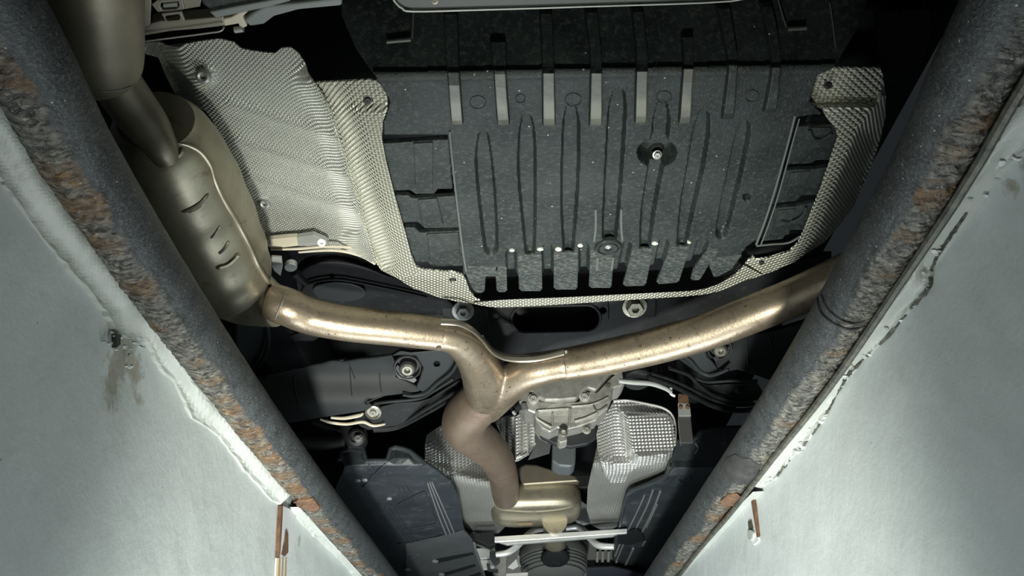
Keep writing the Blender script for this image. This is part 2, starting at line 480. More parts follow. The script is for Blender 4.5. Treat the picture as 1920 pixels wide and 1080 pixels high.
# dark iron edge angle between the right rail and the wall
SEAM = mat('dark iron seam', (.045, .048, .045), .5, .3, (.12, .115, .085), 60, .8, .6, 150, .003)
for i, (s, zo, xo) in enumerate(((1, -.0425, .0175),)):
    yy = [-1.0 + k * .08 for k in range(90)]
    o = tubeW('trim_%d' % (5 + i), [(railx[s](y) + s * xo, y, RZ + zo + .002 * math.sin(y * 9)) for y in yy], [.0055 if s > 0 else .004] * len(yy),
              SEAM if s > 0 else mat('mossy joint', (.10, .12, .07), .8, 0, (.2, .22, .13), 90), None, 8)
    struct(o)

# guard rails: steel pipe with scaling and rust on the side next to the wall
RUSTB = {-1: [(160, 370, 62), (45, 130, 60), (120, 310, 56), (265, 522, 42), (195, 440, 40), (440, 755, 34), (470, 800, 42), (505, 848, 44), (560, 905, 46), (590, 935, 44), (612, 985, 30), (640, 1005, 24), (680, 1048, 28), (722, 1076, 22), (300, 600, 26), (370, 665, 22), (395, 700, 26), (530, 880, 30), (490, 826, 30), (455, 780, 26), (420, 735, 24), (577, 925, 26), (604, 966, 22), (660, 1027, 18), (700, 1062, 16)],
         1: [(1740, 350, 46), (1700, 425, 30), (1668, 497, 30), (1705, 455, 18), (1565, 648, 22), (1482, 783, 26), (1390, 935, 46), (1360, 960, 40), (1310, 1000, 34), (1258, 1050, 28), (1840, 210, 44), (1790, 270, 34), (1440, 850, 16), (1530, 700, 16)]}
def rail_material():
    m = bpy.data.materials.new('weathered rail pipe'); m.use_nodes = True; nt = m.node_tree; N = nt.nodes; L = nt.links; b = N['Principled BSDF']
    tc = N.new('ShaderNodeTexCoord'); uv = N.new('ShaderNodeUVMap')
    def mapping(src, sc):
        mp = N.new('ShaderNodeMapping'); mp.inputs['Scale'].default_value = sc; L.new(src, mp.inputs['Vector']); return mp.outputs[0]
    def ns(vec, scale, det=6, r=.6, dist=0):
        n = N.new('ShaderNodeTexNoise'); n.inputs['Scale'].default_value = scale; n.inputs['Detail'].default_value = det
        n.inputs['Roughness'].default_value = r; n.inputs['Distortion'].default_value = dist; L.new(vec, n.inputs['Vector']); return n.outputs['Fac']
    def rng(v, a, c, d=0, e=1):
        x = N.new('ShaderNodeMapRange'); x.inputs[1].default_value = a; x.inputs[2].default_value = c; x.inputs[3].default_value = d; x.inputs[4].default_value = e; L.new(v, x.inputs[0]); return x.outputs[0]
    def mth(op, a, c):
        x = N.new('ShaderNodeMath'); x.operation = op
        for i, v in enumerate((a, c)):
            if isinstance(v, (int, float)): x.inputs[i].default_value = v
            else: L.new(v, x.inputs[i])
        return x.outputs[0]
    def mix(f, a, c):
        x = N.new('ShaderNodeMix'); x.data_type = 'RGBA'; L.new(f, x.inputs[0])
        for i, v in ((6, a), (7, c)):
            if isinstance(v, tuple): x.inputs[i].default_value = (*v, 1)
            else: L.new(v, x.inputs[i])
        return x.outputs[2]
    def att(n):
        x = N.new('ShaderNodeAttribute'); x.attribute_name = n; return x.outputs['Fac']
    fine = ns(tc.outputs['Object'], 260, 4); mid = ns(tc.outputs['Object'], 30)
    lam = ns(mapping(uv.outputs[0], (1.3, 62, 1)), 2.2, 5, .65, .6)          # lamellae lying around the pipe
    lamc = rng(lam, .40, .62)
    base = mix(rng(mid, .35, .65), (.020, .023, .025), (.048, .053, .055))
    base = mix(rng(fine, .50, .72), base, (.105, .11, .108))
    scal = mix(lamc, (.018, .0175, .015), (.235, .225, .19))
    cur = mix(rng(att('scale'), .15, .75), base, scal)
    rn = rng(ns(tc.outputs['Object'], 90, 8, .7), .3, .7)
    rc = mix(lamc, (.055, .030, .015), (.225, .140, .062)); rc = mix(rn, (.115, .060, .024), rc)
    cur = mix(rng(mth('ADD', att('rust'), mth('MULTIPLY', mth('SUBTRACT', rn, .5), .7)), .35, .8), cur, rc)
    v = N.new('ShaderNodeTexVoronoi'); v.inputs['Scale'].default_value = 70; L.new(tc.outputs['Object'], v.inputs['Vector'])
    cur = mix(rng(v.outputs['Distance'], .09, .05), cur, (.38, .38, .36))
    L.new(cur, b.inputs['Base Color']); b.inputs['Roughness'].default_value = .5; b.inputs['Metallic'].default_value = .25
    h = mth('ADD', mth('MULTIPLY', mth('MULTIPLY', lam, att('scale')), 1.0), mth('MULTIPLY', fine, .26))
    bp = N.new('ShaderNodeBump'); bp.inputs['Strength'].default_value = 1; bp.inputs['Distance'].default_value = .006; L.new(h, bp.inputs['Height']); L.new(bp.outputs[0], b.inputs['Normal'])
    return m
RAILM = rail_material()
def rail(s, name, label):
    yy = list(np.arange(-1.2, .3, .05)) + list(np.arange(.3, 1.6, .004)) + list(np.arange(1.6, 3.0, .007)) + list(np.arange(3.0, 6.0, .06))
    seg = 88; verts = []; faces = []; sc = []; ru = []; uvs = []
    B = []
    for px, py, r in RUSTB[s]:
        P = U(px, py, RZ - .025); B.append((P, r * mpp(P) * .95))
    for y in yy:
        cx = railx[s](y); ca = math.atan2(C.z - RZ, -cx)          # towards the pit's middle
        near = sm(.2, .4, y) * (1 - sm(3.0, 3.3, y))
        for k in range(seg):
            t = 2 * math.pi * k / seg
            ph = (t - ca + math.pi) % (2 * math.pi) - math.pi       # 0 faces into the pit
            ph = -ph if s < 0 else ph                               # positive towards the wall
            edge = .12 + .35 * noise.noise(Vector((y * 5, s * 9, 0))) + .18 * noise.noise(Vector((y * 19, s, 3)))
            m = sm(edge - .18, edge + .22, ph) * (1 - sm(1.9, 2.3, ph))
            q = Vector((ph * .9 + s * 7, y * 85, s * 3.1))
            q = q + Vector((0, 2.2 * noise.noise(Vector((ph * 2.5, y * 14, 5))), 0))
            rdg = 1 - abs(noise.noise(q)) * 2.2
            r2 = noise.noise(Vector((ph * 5, y * 120, s)))
            d = m * near * (.0030 * max(0, rdg) * (.5 + .5 * noise.noise(Vector((ph * 2, y * 7, 1)))) * 1.6 - .0012 + .0008 * r2)
            d += .0005 * noise.noise(Vector((math.cos(t) * 3, math.sin(t) * 3, y * 30)))
            R = RR + d
            P = Vector((cx + R * math.cos(t), y, RZ + R * math.sin(t)))
            v = 0
            if m > .02:
                for b, r in B:
                    if abs(b.y - y) < r * 3:
                        e = (P - b); g = (e.x * e.x + e.z * e.z) / (r * r) * .5 + (e.y / (r * 1.35)) ** 2
                        v = max(v, .86 * math.exp(-g))
            uvs.append((ph, y)); verts.append(P); sc.append(m * (.45 + .6 * max(0, rdg) * .8)); ru.append(v * sm(.1, .5, m) * .95)
    for i in range(len(yy) - 1):
        for k in range(seg):
            l = (k + 1) % seg; faces.append([i * seg + k, i * seg + l, (i + 1) * seg + l, (i + 1) * seg + k])
    faces.append(list(range(seg))); faces.append([(len(yy) - 1) * seg + k for k in reversed(range(seg))])
    faces = orient(verts, faces)
    root = thing(name, label, 'rail', (railx[s](0), 1.5, RZ - RR))
    body = obj('pipe_body', verts, faces, RAILM, root, True, attrs={'scale': sc, 'rust': ru}, uv=uvs)
    return root, body
rl, rlb = rail(-1, 'guard_rail', 'scaly rusted steel pipe running along the left edge of the pit')
rr, rrb = rail(1, 'guard_rail', 'scaly rusted steel pipe running along the right edge of the pit')
for o in (rl, rr): o['group'] = 'guard rail pipes along the pit edges'
TL, TR = bvh(rlb), bvh(rrb)
# welded tabs and bands on the rails
def onsurf(name, t, outline, lift, material, parent, thick=.004, bevel=.001, step=5):
    def m(px, py):
        q, n = hit(t, px, py); return q + n * lift if q is not None else U(px, py, RZ)
    return sheet(name, outline, m, material, parent, ext=(0, .0, thick), step=step, bevel=bevel)
o = onsurf('weld_tab', TL, [(545, 938), (560, 935), (585, 932), (597, 948), (592, 956), (558, 953), (549, 948)], .005, RUSTM, rl); o['label'] = 'rust red welded tab'
o = onsurf('weld_tab', TR, [(1352, 938), (1365, 925), (1382, 922), (1402, 926), (1395, 938), (1372, 945), (1358, 946)], .005, RUSTM, rr); o['label'] = 'rust red welded tab'
for pts, rp in (([(1533, 558), (1540, 585), (1562, 605), (1590, 616), (1612, 614)], 3.5), ([(1541, 552), (1552, 578), (1575, 598), (1600, 606), (1622, 600)], 3.0)):
    o = onpath('weld_bead', TR, pts, rp, RUBBER, rr, lift=.0005); o['label'] = 'black joint ring across the pipe'
o = onsurf('bare_band', TR, [(1354, 878), (1362, 862), (1380, 852), (1405, 858), (1428, 868), (1420, 890), (1408, 908), (1385, 908), (1362, 898)], .0025, mat('smooth dark primer', (.022, .022, .021), .55, .1, (.045, .044, .041), 40, .8, .5, 200, .002), rr, .003); o['label'] = 'smooth dark patch on the scaly pipe'

# steel posts let into the walls below the rails
def post(s, label, outl, slot):
    p = thing('wall_post', label, 'post', Wp(s)(*outl[0]), 'steel posts let into the pit walls')
    sheet('post_face', outl, Wp(s, .001), mat('painted post', (.55, .57, .58), .5, 0, (.62, .63, .64), 20, .6, .3, 50, .003), p, ext=(s * .012, 0, 0), bevel=.001)
    return p
p = post(-1, 'painted steel post with a rusted slot under the left rail', [(531, 948), (547, 955), (556, 968), (545, 1050), (541, 1105), (520, 1105), (524, 1040)], None)
sheet('rust_slot', [(537, 992), (541, 1000), (541, 1036), (534, 1044), (529, 1040), (534, 1015)], Wp(-1, .003), RUSTM, p, ext=(-.008, 0, 0), step=6, bevel=.001)
sheet('rust_edge', [(528, 948), (531, 946), (529, 990), (526, 1035), (524, 1046), (525, 1000)], Wp(-1, .002), RUSTM, p, ext=(-.008, 0, 0))
for x in (524, 530, 536): sheet('rust_drip', [(x - 1, 1046), (x + 2, 1046), (x + 1, 1085), (x - 1, 1104), (x - 3, 1085)], Wp(-1, .0016), mat('rust drip', (.34, .26, .17), .7), p, ext=(-.004, 0, 0))
p = post(1, 'painted steel post with a thin rust streak under the right rail', [(1388, 945), (1408, 925), (1413, 960), (1422, 1015), (1412, 1022), (1398, 990)], None)
sheet('rust_edge', [(1406, 927), (1410, 925), (1415, 962), (1421, 1006), (1419, 1008), (1412, 965)], Wp(1, .002), RUSTM, p, ext=(.008, 0, 0))
sheet('paint_blister', ell(1406, 1003, 6, 10, 12), Wp(1, .006), WHITE, p, ext=(.01, 0, 0), bevel=.003)
sheet('dark_notch', [(1402, 978), (1408, 975), (1411, 990), (1404, 996)], Wp(1, .003), SEAM, p, ext=(.008, 0, 0))
# crumbling plaster bits by the broken lip
for i in range(26):
    a, b = random.choice([(222, 628), (235, 645), (252, 655), (228, 668), (265, 668), (262, 640), (212, 640), (240, 690)])
    a += random.uniform(-16, 16); b += random.uniform(-14, 14); r = random.uniform(2, 5.5)
    pts = [(a + r * random.uniform(.6, 1) * math.cos(t), b + r * random.uniform(.6, 1) * math.sin(t)) for t in np.arange(0, 6.28, 1.05)]
    o = sheet('plaster_flake', pts, Wp(-1, random.uniform(-.003, .002)), random.choice([WHITE, MATS['painted post'], mat('plaster', (.36, .38, .37), .8)]), bpy.data.objects['wall_left'], ext=(-.003, 0, 0), bevel=.0005)
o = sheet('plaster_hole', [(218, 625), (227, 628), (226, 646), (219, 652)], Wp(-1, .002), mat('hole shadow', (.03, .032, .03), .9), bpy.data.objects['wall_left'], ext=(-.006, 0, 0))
T3 = bvh(bpy.data.objects['trim_3'])
for i in range(26):
    t = random.random(); q = cr(RE, 8); k = int(t * (len(q) - 1)); a, b = q[k]
    a += random.uniform(-14, 9); b += random.uniform(-10, 8); r = random.uniform(2.0, 6.5)
    pts = [(a + r * random.uniform(.5, 1) * math.cos(u) * 1.0 + .5 * r * math.sin(u), b + r * random.uniform(.6, 1.2) * math.sin(u)) for u in np.arange(0, 6.28, 1.05)]
    lf = random.uniform(.001, .003)
    def mpf(px, py):
        q, n_ = hit(T3, px, py)
        return q + n_ * lf if q is not None else Wp(1, -.003 + lf)(px, py)
    sheet('plaster_flake', pts, mpf, random.choice([WHITE, MATS['painted post']]), bpy.data.objects['wall_right'], ext=(.004, 0, 0), bevel=.0005)
q = cr(RE, 14)
for i in range(17):                            # dark crevices where the lip has broken from the wall
    k = random.randint(30, len(q) - 24); L_ = random.randint(5, 16); A = q[k:k + L_]
    o1 = random.uniform(-5, 2); up = [(x + o1 + random.uniform(-1, 1), y - o1 * .6 + random.uniform(-1, 1)) for x, y in A]
    wd = random.uniform(1.5, 5)
    dn = [(x + wd * random.uniform(.3, 1) * math.sin(math.pi * (j + .5) / len(up)), y + wd * random.uniform(.3, 1) * math.sin(math.pi * (j + .5) / len(up))) for j, (x, y) in enumerate(up)]
    def mpf(px, py):
        h_, n_ = hit(T3, px, py)
        return h_ + n_ * .0012 if h_ is not None else Wp(1, -.002)(px, py)
    sheet('crevice', up + list(reversed(dn)), mpf, SEAM, bpy.data.objects['wall_right'], ext=(.003, 0, 0))

# ================================================================== THE CAR'S UNDERSIDE
fp = thing('floor_pan', 'black painted car floor high above all the other parts', 'car floor', (0, 2.5, 2.42))
box('pan_sheet', (-.85, .0, 2.42), (.85, 6.2, 2.45), BODY, fp)
for k, x in enumerate((-.62, .62)): box('side_sill', (x - .06, .2, 2.25), (x + .06, 6.0, 2.43), BODY, fp, .01)
for y in (1.62, 2.75, 3.9): box('floor_rib', (-.56, y, 2.36), (.56, y + .07, 2.43), BODY, fp, .01)

# ------------------------------------------------------------------ spare wheel well cover (black plastic tray)
TZ = 2.05
tray = thing('wheel_well_cover', 'black ribbed plastic tray under the boot with a toothed front edge', 'cover', U(1110, 330, TZ))
CRY = lambda px: 148 - (px - 740) * .018
def tz(px, py):
    k = CRY(px) - py
    return TZ + (0 if k < 0 else .0007 * k if k > 14 else .0007 * k * k / 28 + 0) - (.0049 if k > 14 else 0) * 0
GROOVES = [  # centre line points (px, py, half width)
    [(906, 258, 9), (907, 300, 15), (912, 360, 16), (918, 430, 14), (921, 466, 12)],
    [(988, 226, 9), (988, 262, 15), (988, 330, 16), (991, 400, 13), (994, 470, 9)],
    [(1071, 206, 9), (1071, 240, 15), (1069, 330, 16), (1067, 400, 14), (1066, 470, 9)],
    [(1160, 180, 11), (1157, 215, 16), (1152, 300, 16), (1147, 380, 15), (1143, 442, 13)],
    [(1242, 200, 9), (1240, 232, 15), (1234, 290, 14), (1224, 345, 13), (1215, 400, 12), (1209, 464, 9)],
    [(1320, 219, 10), (1314, 255, 15), (1303, 320, 15), (1289, 390, 13), (1279, 456, 9)],
    [(1397, 237, 9), (1390, 268, 13), (1377, 330, 13), (1363, 390, 12), (1353, 437, 10)]]
CHAN = [  # channels between the front teeth
    [(958, 478, 9), (959, 530, 9)], [(1026, 470, 10), (1028, 530, 9)], [(1095, 466, 9), (1095, 530, 8)], [(1176, 462, 7), (1160, 530, 7)],
    [(1245, 458, 9), (1226, 530, 6)], [(1318, 458, 10), (1290, 530, 5)]]
_g = [(cr(g, 14), .014) for g in GROOVES] + [(cr(g, 30), .012) for g in CHAN]
def npsm(a, b, x):
    t = np.clip((x - a) / (b - a), 0, 1); return t * t * (3 - 2 * t)
def groove(X, Y):                              # pressed-in depth over a grid of points
    best = np.zeros_like(X)
    for pts, dp in _g:
        dm = np.full_like(X, 9.0)
        for p in pts: dm = np.minimum(dm, np.hypot(X - p[0], Y - p[1]) - p[2])
        best = np.maximum(best, dp * (1 - npsm(-3.4, 2.4, dm)))
    d = np.hypot((X - 1232) / 37, (Y - 287) / 26); best = np.maximum(best, .030 * (1 - npsm(.86, 1.03, d)))
    d = np.hypot((X - 1400) / 7, (Y - 370) / 6); best = np.maximum(best, .02 * (1 - npsm(.8, 1.1, d)))
    return best
TOPL = [(640, -40), (640, 20), (670, 90), (705, 140), (722, 168), (735, 190), (722, 230), (722, 262), (842, 254), (872, 500), (870, 515)]
TOPR = [(1640, -40), (1600, 60), (1560, 128), (1530, 140), (1515, 190), (1540, 214), (1492, 220), (1418, 455), (1398, 478), (1388, 500)]
def lx(T, y): return float(np.interp(y, [p[1] for p in T], [p[0] for p in T]))
def tray_mesh():
    xs = list(np.arange(640, 1642, 1.9)); rows = list(np.arange(-40, 516, 1.9)); verts = []; idx = {}; faces = []
    X, Y = np.meshgrid(xs, rows)
    k = npsm(1000, 1400, X)
    Y = np.where(Y < 440, Y, 440 + (Y - 440) * (1 - .42 * k))       # the front edge climbs a little to the right
    Gd = groove(X, Y)
    for j, py in enumerate(rows):
        a = lx(TOPL, py) - 4; b = lx(TOPR, py) + 4
        for i, px in enumerate(xs):
            if not a <= px <= b: continue
            yy = float(Y[j, i]); P = U(px, yy, tz(px, yy)); P.z += float(Gd[j, i])
            e = abs(yy - CRY(px)); P.z -= .0015 * math.exp(-(e / 5) ** 2)
            idx[j, i] = len(verts); verts.append(P)
    for j in range(len(rows) - 1):
        for i in range(len(xs) - 1):
            q = [(j, i), (j + 1, i), (j + 1, i + 1), (j, i + 1)]
            if all(k in idx for k in q): faces.append([idx[k] for k in q])
    o = obj('tray_floor', verts, faces, PLASTIC, tray, True)
    if sum(p.normal.z for p in o.data.polygons) > 0: o.data.flip_normals()
    s = o.modifiers.new('solid', 'SOLIDIFY'); s.thickness = .003; s.offset = -1
    return o
tray_mesh()
RIBS = [  # (left, right, py) from the rear end down to the front end
    [(833, 857, 15), (836, 859, 80), (841, 862, 147), (848, 868, 232)], [(920, 947, 72), (924, 948, 110), (927, 948, 140), (934, 955, 233)],
    [(1012, 1033, 15), (1015, 1036, 75), (1017, 1038, 125), (1018, 1040, 235)], [(1095, 1117, 12), (1103, 1123, 75), (1107, 1127, 125), (1105, 1127, 235)],
    [(1182, 1202, 10), (1190, 1209, 75), (1192, 1212, 122), (1190, 1210, 230)], [(1277, 1297, 63), (1279, 1297, 100), (1279, 1297, 130), (1272, 1292, 230)],
    [(1341, 1362, 5), (1353, 1373, 67), (1363, 1379, 123), (1352, 1373, 222)], [(1423, 1440, 0), (1436, 1454, 67), (1444, 1459, 127), (1430, 1452, 208)]]
for r in RIBS:
    q = cr(r, 7); W = []; dpt = .013
    for k, (a, b, py) in enumerate(q):
        e = min(1, min(k, len(q) - 1 - k) / 1.5); h = dpt * (.15 + .85 * e)
        A = U(a, py, tz(a, py)); B = U(b, py, tz(b, py))
        nrm = Vector((0, 0, -1)) if py > CRY(a) else Vector((0, -.75, -.66))
        T = (B - A) * .12
        W += [A - T - nrm * .004, A + nrm * h, B + nrm * h, B + T - nrm * .004]
    f = []
    for k in range(len(q) - 1):
        for j in range(4): f.append([k * 4 + j, k * 4 + (j + 1) % 4, k * 4 + 4 + (j + 1) % 4, k * 4 + 4 + j])
    f += [[0, 1, 2, 3], [len(W) - 4, len(W) - 3, len(W) - 2, len(W) - 1]]
    o = obj('rib', W, orient(W, f), PLASTIC, tray, False, None, .0015)
    if r is not RIBS[6] and r is not RIBS[7]:               # the lowest stretch is scraped pale
        o.data.materials.append(PLASTIC_RIB)
        yc = U(r[2][0], r[2][2], TZ).y
        for p in o.data.polygons:
            if o.location.y + wloc(tray).y + p.center.y > yc and p.normal.z < -.7: p.material_index = 1
TEETH = [[(876, 500), (934, 500), (930, 519), (911, 519), (909, 546), (905, 549), (892, 549), (884, 540), (872, 512)], [(928, 500), (950, 500), (951, 545), (947, 548), (935, 548), (931, 545)],
         [(970, 478), (1016, 478), (1017, 542), (1014, 546), (977, 546), (973, 542)], [(1038, 474), (1085, 474), (1083, 540), (1080, 543), (1042, 543), (1038, 539)],
         [(1107, 470), (1152, 470), (1147, 538), (1144, 540), (1108, 540), (1104, 537)], [(1186, 468), (1226, 466), (1212, 532), (1208, 536), (1172, 537), (1168, 533)],
         [(1256, 464), (1296, 462), (1274, 527), (1270, 530), (1235, 533), (1231, 529)], [(1330, 462), (1352, 468), (1331, 495), (1315, 522), (1311, 526), (1298, 526), (1295, 523), (1300, 505)],
         [(1334, 485), (1392, 478), (1372, 506), (1345, 520), (1338, 520), (1330, 500)]]
for t in TEETH: sheet('tooth', t, Zp(TZ - .0012), PLASTIC_SCUFF, tray, ext=(0, 0, .007), bevel=.0018)
LPAN = [[(716, 270), (842, 262), (849, 355), (822, 355), (815, 363), (778, 364), (768, 357), (735, 358)],
        [(736, 367), (765, 367), (775, 373), (854, 368), (863, 427), (797, 429), (783, 417), (752, 418)],
        [(756, 427), (778, 427), (788, 437), (864, 433), (871, 499), (813, 501), (800, 492), (772, 493)]]
for i, p in enumerate(LPAN):
    sheet('side_panel', p, Zp(TZ + .004), PLASTIC, tray, ext=(0, 0, .010), bevel=.002, holes=[[(796, 395), (801, 392), (811, 392), (814, 398), (810, 403), (800, 402)]] if i == 1 else ())
for p in ([(775, 270), (812, 268), (812, 360), (780, 361)], [(783, 376), (820, 373), (832, 424), (800, 426), (790, 416)], [(800, 440), (860, 437), (864, 494), (816, 498), (806, 488)]):
    sheet('panel_boss', p, Zp(TZ + .001), PLASTIC, tray, ext=(0, 0, .006), bevel=.002)
RPAN = [[(1494, 238), (1575, 234), (1575, 300), (1531, 301), (1521, 307), (1475, 309)], [(1472, 320), (1530, 318), (1565, 312), (1550, 366), (1503, 367), (1494, 377), (1453, 382)],
        [(1449, 391), (1492, 388), (1545, 377), (1530, 432), (1478, 432), (1468, 449), (1428, 453)]]
for i, p in enumerate(RPAN): sheet('side_panel', p, Zp(TZ + .004), PLASTIC, tray, ext=(0, 0, .010), bevel=.002)
for p in ([(1516, 240), (1560, 240), (1562, 255), (1545, 262), (1525, 262), (1517, 252)], [(1484, 325), (1520, 322), (1508, 360), (1470, 366)], [(1460, 396), (1490, 393), (1480, 440), (1444, 446)]):
    sheet('panel_boss', p, Zp(TZ + .001), PLASTIC, tray, ext=(0, 0, .006), bevel=.002)
tube('panel_hook', [(1463, 413, TZ, 3), (1480, 416, TZ, 3), (1497, 410, TZ, 3.5), (1508, 400, TZ, 3.5), (1511, 388, TZ, 3)], PLASTIC, tray, 8)
tube('panel_hook', [(1518, 243, TZ, 3), (1525, 258, TZ, 3), (1540, 261, TZ, 3), (1560, 250, TZ, 3)], PLASTIC, tray, 8)
EDGE = mat('worn plastic edge', (.10, .11, .105), .45)
for pts, rp in (([(843, 246), (848, 300), (858, 390), (868, 470), (874, 508)], 2.2), ([(1491, 216), (1476, 275), (1455, 350), (1436, 410), (1418, 458)], 2.4), ([(1499, 222), (1484, 275), (1464, 350), (1445, 410), (1427, 458)], 1.6),
                ([(1418, 461), (1445, 458), (1478, 455), (1500, 443)], 2.2)):
    tube('edge_bead', [(a, b, TZ - .001, rp) for a, b in pts], EDGE, tray, 8)
for a, b, p in (([(725, 79), (745, 77), (770, 75)], 3.6, None), ([(773, 72), (774, 45), (775, 18)], 1.6, None), ([(1477, 55), (1495, 54), (1512, 53)], 3.6, None), ([(1474, 50), (1466, 25), (1458, -5)], 1.6, None), ([(1556, 5), (1562, 50), (1567, 90)], 1.4, None)):
    tube('rear_tab', [(x, y, tz(x, y) - .006, b) for x, y in a], EDGE, tray, 8)
for cx, cy, rx, ry in ((896, 192, 15, 12), (1075, 187, 15, 12), (1245, 182, 14, 11), (1410, 180, 13, 11), (976, 185, 9, 8)):
    o = tubeW('mould_ring', [U(x, y, TZ - .0005) for x, y in ell(cx, cy, rx, ry, 22)], [.0007] * 22, PLASTIC, tray, 6, closed=True)
for cx, cy, rx, ry in ((960, 470, 5, 2.5), (1013, 468, 6, 2.6), (1047, 468, 6, 3.5), (1088, 461, 5, 3), (1228, 457, 6, 3), (1292, 455, 3.5, 2)):
    sheet('clip', ell(cx, cy, rx, ry, 12), Zp(TZ - .002), mat('pale clip', (.55, .56, .46), .5), tray, ext=(0, 0, .004))
# drain recess and screw
D0 = U(1232, 287, TZ + .028)
lathe('drain_funnel', U(1232, 280, TZ + .026), (0, -.3, -1), [(.012, -.02), (.012, 0), (.0095, .002), (.008, -.015)], PLASTIC_DARK, tray, 6, False)
bolt(1232, 290, U(1232, 290, TZ + .018), 6.5, tray, STEELG, name='screw')
# round cap with rails
cap = lathe('cap', U(1140, 461, TZ + .001), (0, 0, -1), [(.0245, -.004), (.0245, .003), (.0225, .0065), (.0205, .0065), (.0185, .003), (.0175, .003), (.016, .007), (.0075, .007), (.0065, .0045)], PLASTIC, tray, 32, False)
lathe('cap_centre', U(1140, 462, TZ - .004), (0, 0, -1), [(.0055, -.002), (.0055, .002), (.004, .003), (.002, .001)], PALE, cap, 16, False)
for pts in ([(1117, 392), (1117, 425), (1114, 452)], [(1165, 392), (1165, 425), (1167, 450)], [(1121, 482), (1119, 505)], [(1150, 482), (1147, 505)]):
    tube('guide_rail', [(a, b, TZ - .001, 2.6) for a, b in pts], EDGE, tray, 8)

# ------------------------------------------------------------------ heat shields around the tray
frame_ = thing('tray_heat_shield', 'pale embossed metal border framing the black ribbed tray', 'heat shield', U(1000, 560, TZ))
FOLDL = [(590, 155), (606, 180), (622, 215), (638, 265), (650, 310), (662, 350), (674, 395), (688, 440), (703, 490)]
WL = FOLDL + [(722, 512), (745, 522), (775, 528), (800, 520), (830, 517), (852, 515), (866, 514), (873, 522)] + [(862, 512), (835, 508), (800, 506), (780, 500), (771, 478), (758, 430), (741, 370), (723, 300), (716, 258), (718, 228), (726, 205), (727, 186), (721, 166), (707, 152), (690, 150), (640, 153)]
WLo = FOLDL + [(715, 507), (745, 522), (790, 512), (846, 510)] + [(800, 506), (780, 500), (771, 478), (758, 430), (741, 370), (723, 300), (716, 258), (718, 228), (726, 205), (727, 186), (721, 166), (707, 152), (690, 150), (640, 153)]
def wl_map(px, py):
    d = 999
    for i in range(len(FOLDL) - 1): d = min(d, segd((px, py), FOLDL[i], FOLDL[i + 1]))
    bend = sm(215, 190, py)
    return U(px, py, TZ - .006 + .05 * math.exp(-(d / 26) ** 2) + .012 * bend)
wl = sheet('left_wing', WLo, wl_map, SHIELDW, frame_, ext=(0, 0, .003), step=7, uvf=uv_left, smooth=True, holes=[ell(690, 189, 10, 7, 14)])
sheet('front_corner', [(745, 522), (790, 511), (846, 509), (866, 514), (873, 524), (880, 545), (892, 561), (906, 566), (890, 570), (860, 566), (820, 557), (775, 541)], Zl((745, 522, TZ), (873, 524, TZ - .006), (860, 566, TZ + .004)), SHIELDW, frame_, ext=(0, 0, .003), step=8, uvf=uv_side, smooth=True, holes=[ell(849, 525, 7, 5, 12)])
LIPT = [(903, 566), (950, 562), (1050, 558), (1150, 553), (1250, 548), (1300, 545), (1330, 539), (1355, 529), (1380, 513), (1396, 498)]
LIPB = [(885, 569), (915, 575), (950, 576), (1050, 571), (1150, 564), (1250, 558), (1320, 552), (1360, 542), (1395, 527), (1430, 516)]
sheet('front_lip', cr(LIPT, 4) + list(reversed(cr(LIPB, 4))), Zp(TZ - .004), SHIELDW, frame_, ext=(0, .004, .004), step=6, uvf=uv_side, smooth=True)
# upright wall of the border behind the teeth
G = []
for x, y in cr(LIPT, 5):
    P = U(x, y, TZ - .002); G.append([(P.x, P.y + .006 + .012 * k, P.z + .016 * k) for k in range(7)])
W = [Vector(p) for r in G for p in r]; fs = [[i * 7 + j, i * 7 + j + 1, i * 7 + j + 8, i * 7 + j + 7] for i in range(len(G) - 1) for j in range(6)]
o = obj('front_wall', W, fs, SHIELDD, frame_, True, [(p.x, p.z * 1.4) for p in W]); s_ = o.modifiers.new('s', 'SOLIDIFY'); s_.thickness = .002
FOLDR = [(1652, 175), (1628, 215), (1606, 240), (1592, 275), (1574, 325), (1556, 375), (1535, 425), (1515, 460)]
WR = [(1396, 497), (1404, 486), (1412, 481), (1418, 487), (1450, 481), (1480, 471), (1496, 456), (1506, 435), (1522, 395), (1540, 350), (1560, 290), (1571, 257), (1566, 240), (1548, 218), (1541, 204), (1528, 199), (1517, 186), (1519, 160), (1530, 135), (1545, 128), (1600, 128), (1651, 129), (1655, 140), (1661, 180), (1660, 220), (1651, 260), (1638, 300), (1622, 340), (1602, 385), (1578, 418), (1545, 455), (1508, 478), (1490, 491), (1463, 503), (1432, 516), (1412, 522)]
def wr_map(px, py):
    s = 0; d = 999
    for i in range(len(FOLDR) - 1): d = min(d, segd((px, py), FOLDR[i], FOLDR[i + 1]))
    fx = float(np.interp(py, [p[1] for p in FOLDR], [p[0] for p in FOLDR]))
    out = px > fx and py > 150
    lift = (.0022 * d if out else .0001 * d)
    return U(px, py, TZ - .008 + min(lift, .10) + .014 * sm(205, 192, py) * (0 if out else 1))
sheet('right_wing', WR, wr_map, SHIELDW, frame_, ext=(0, 0, .003), step=7, uvf=uv_side, smooth=True, holes=[ell(1553, 160, 9, 6, 14), ell(1428, 492, 6, 4.5, 12)])
for a, b, r in ((690, 188, 6), (1553, 160, 5.5), (849, 525, 4.5), (1428, 492, 4)): bolt(a, b, U(a, b, TZ + .004), r, frame_, PLASTIC_DARK, name='push_rivet')

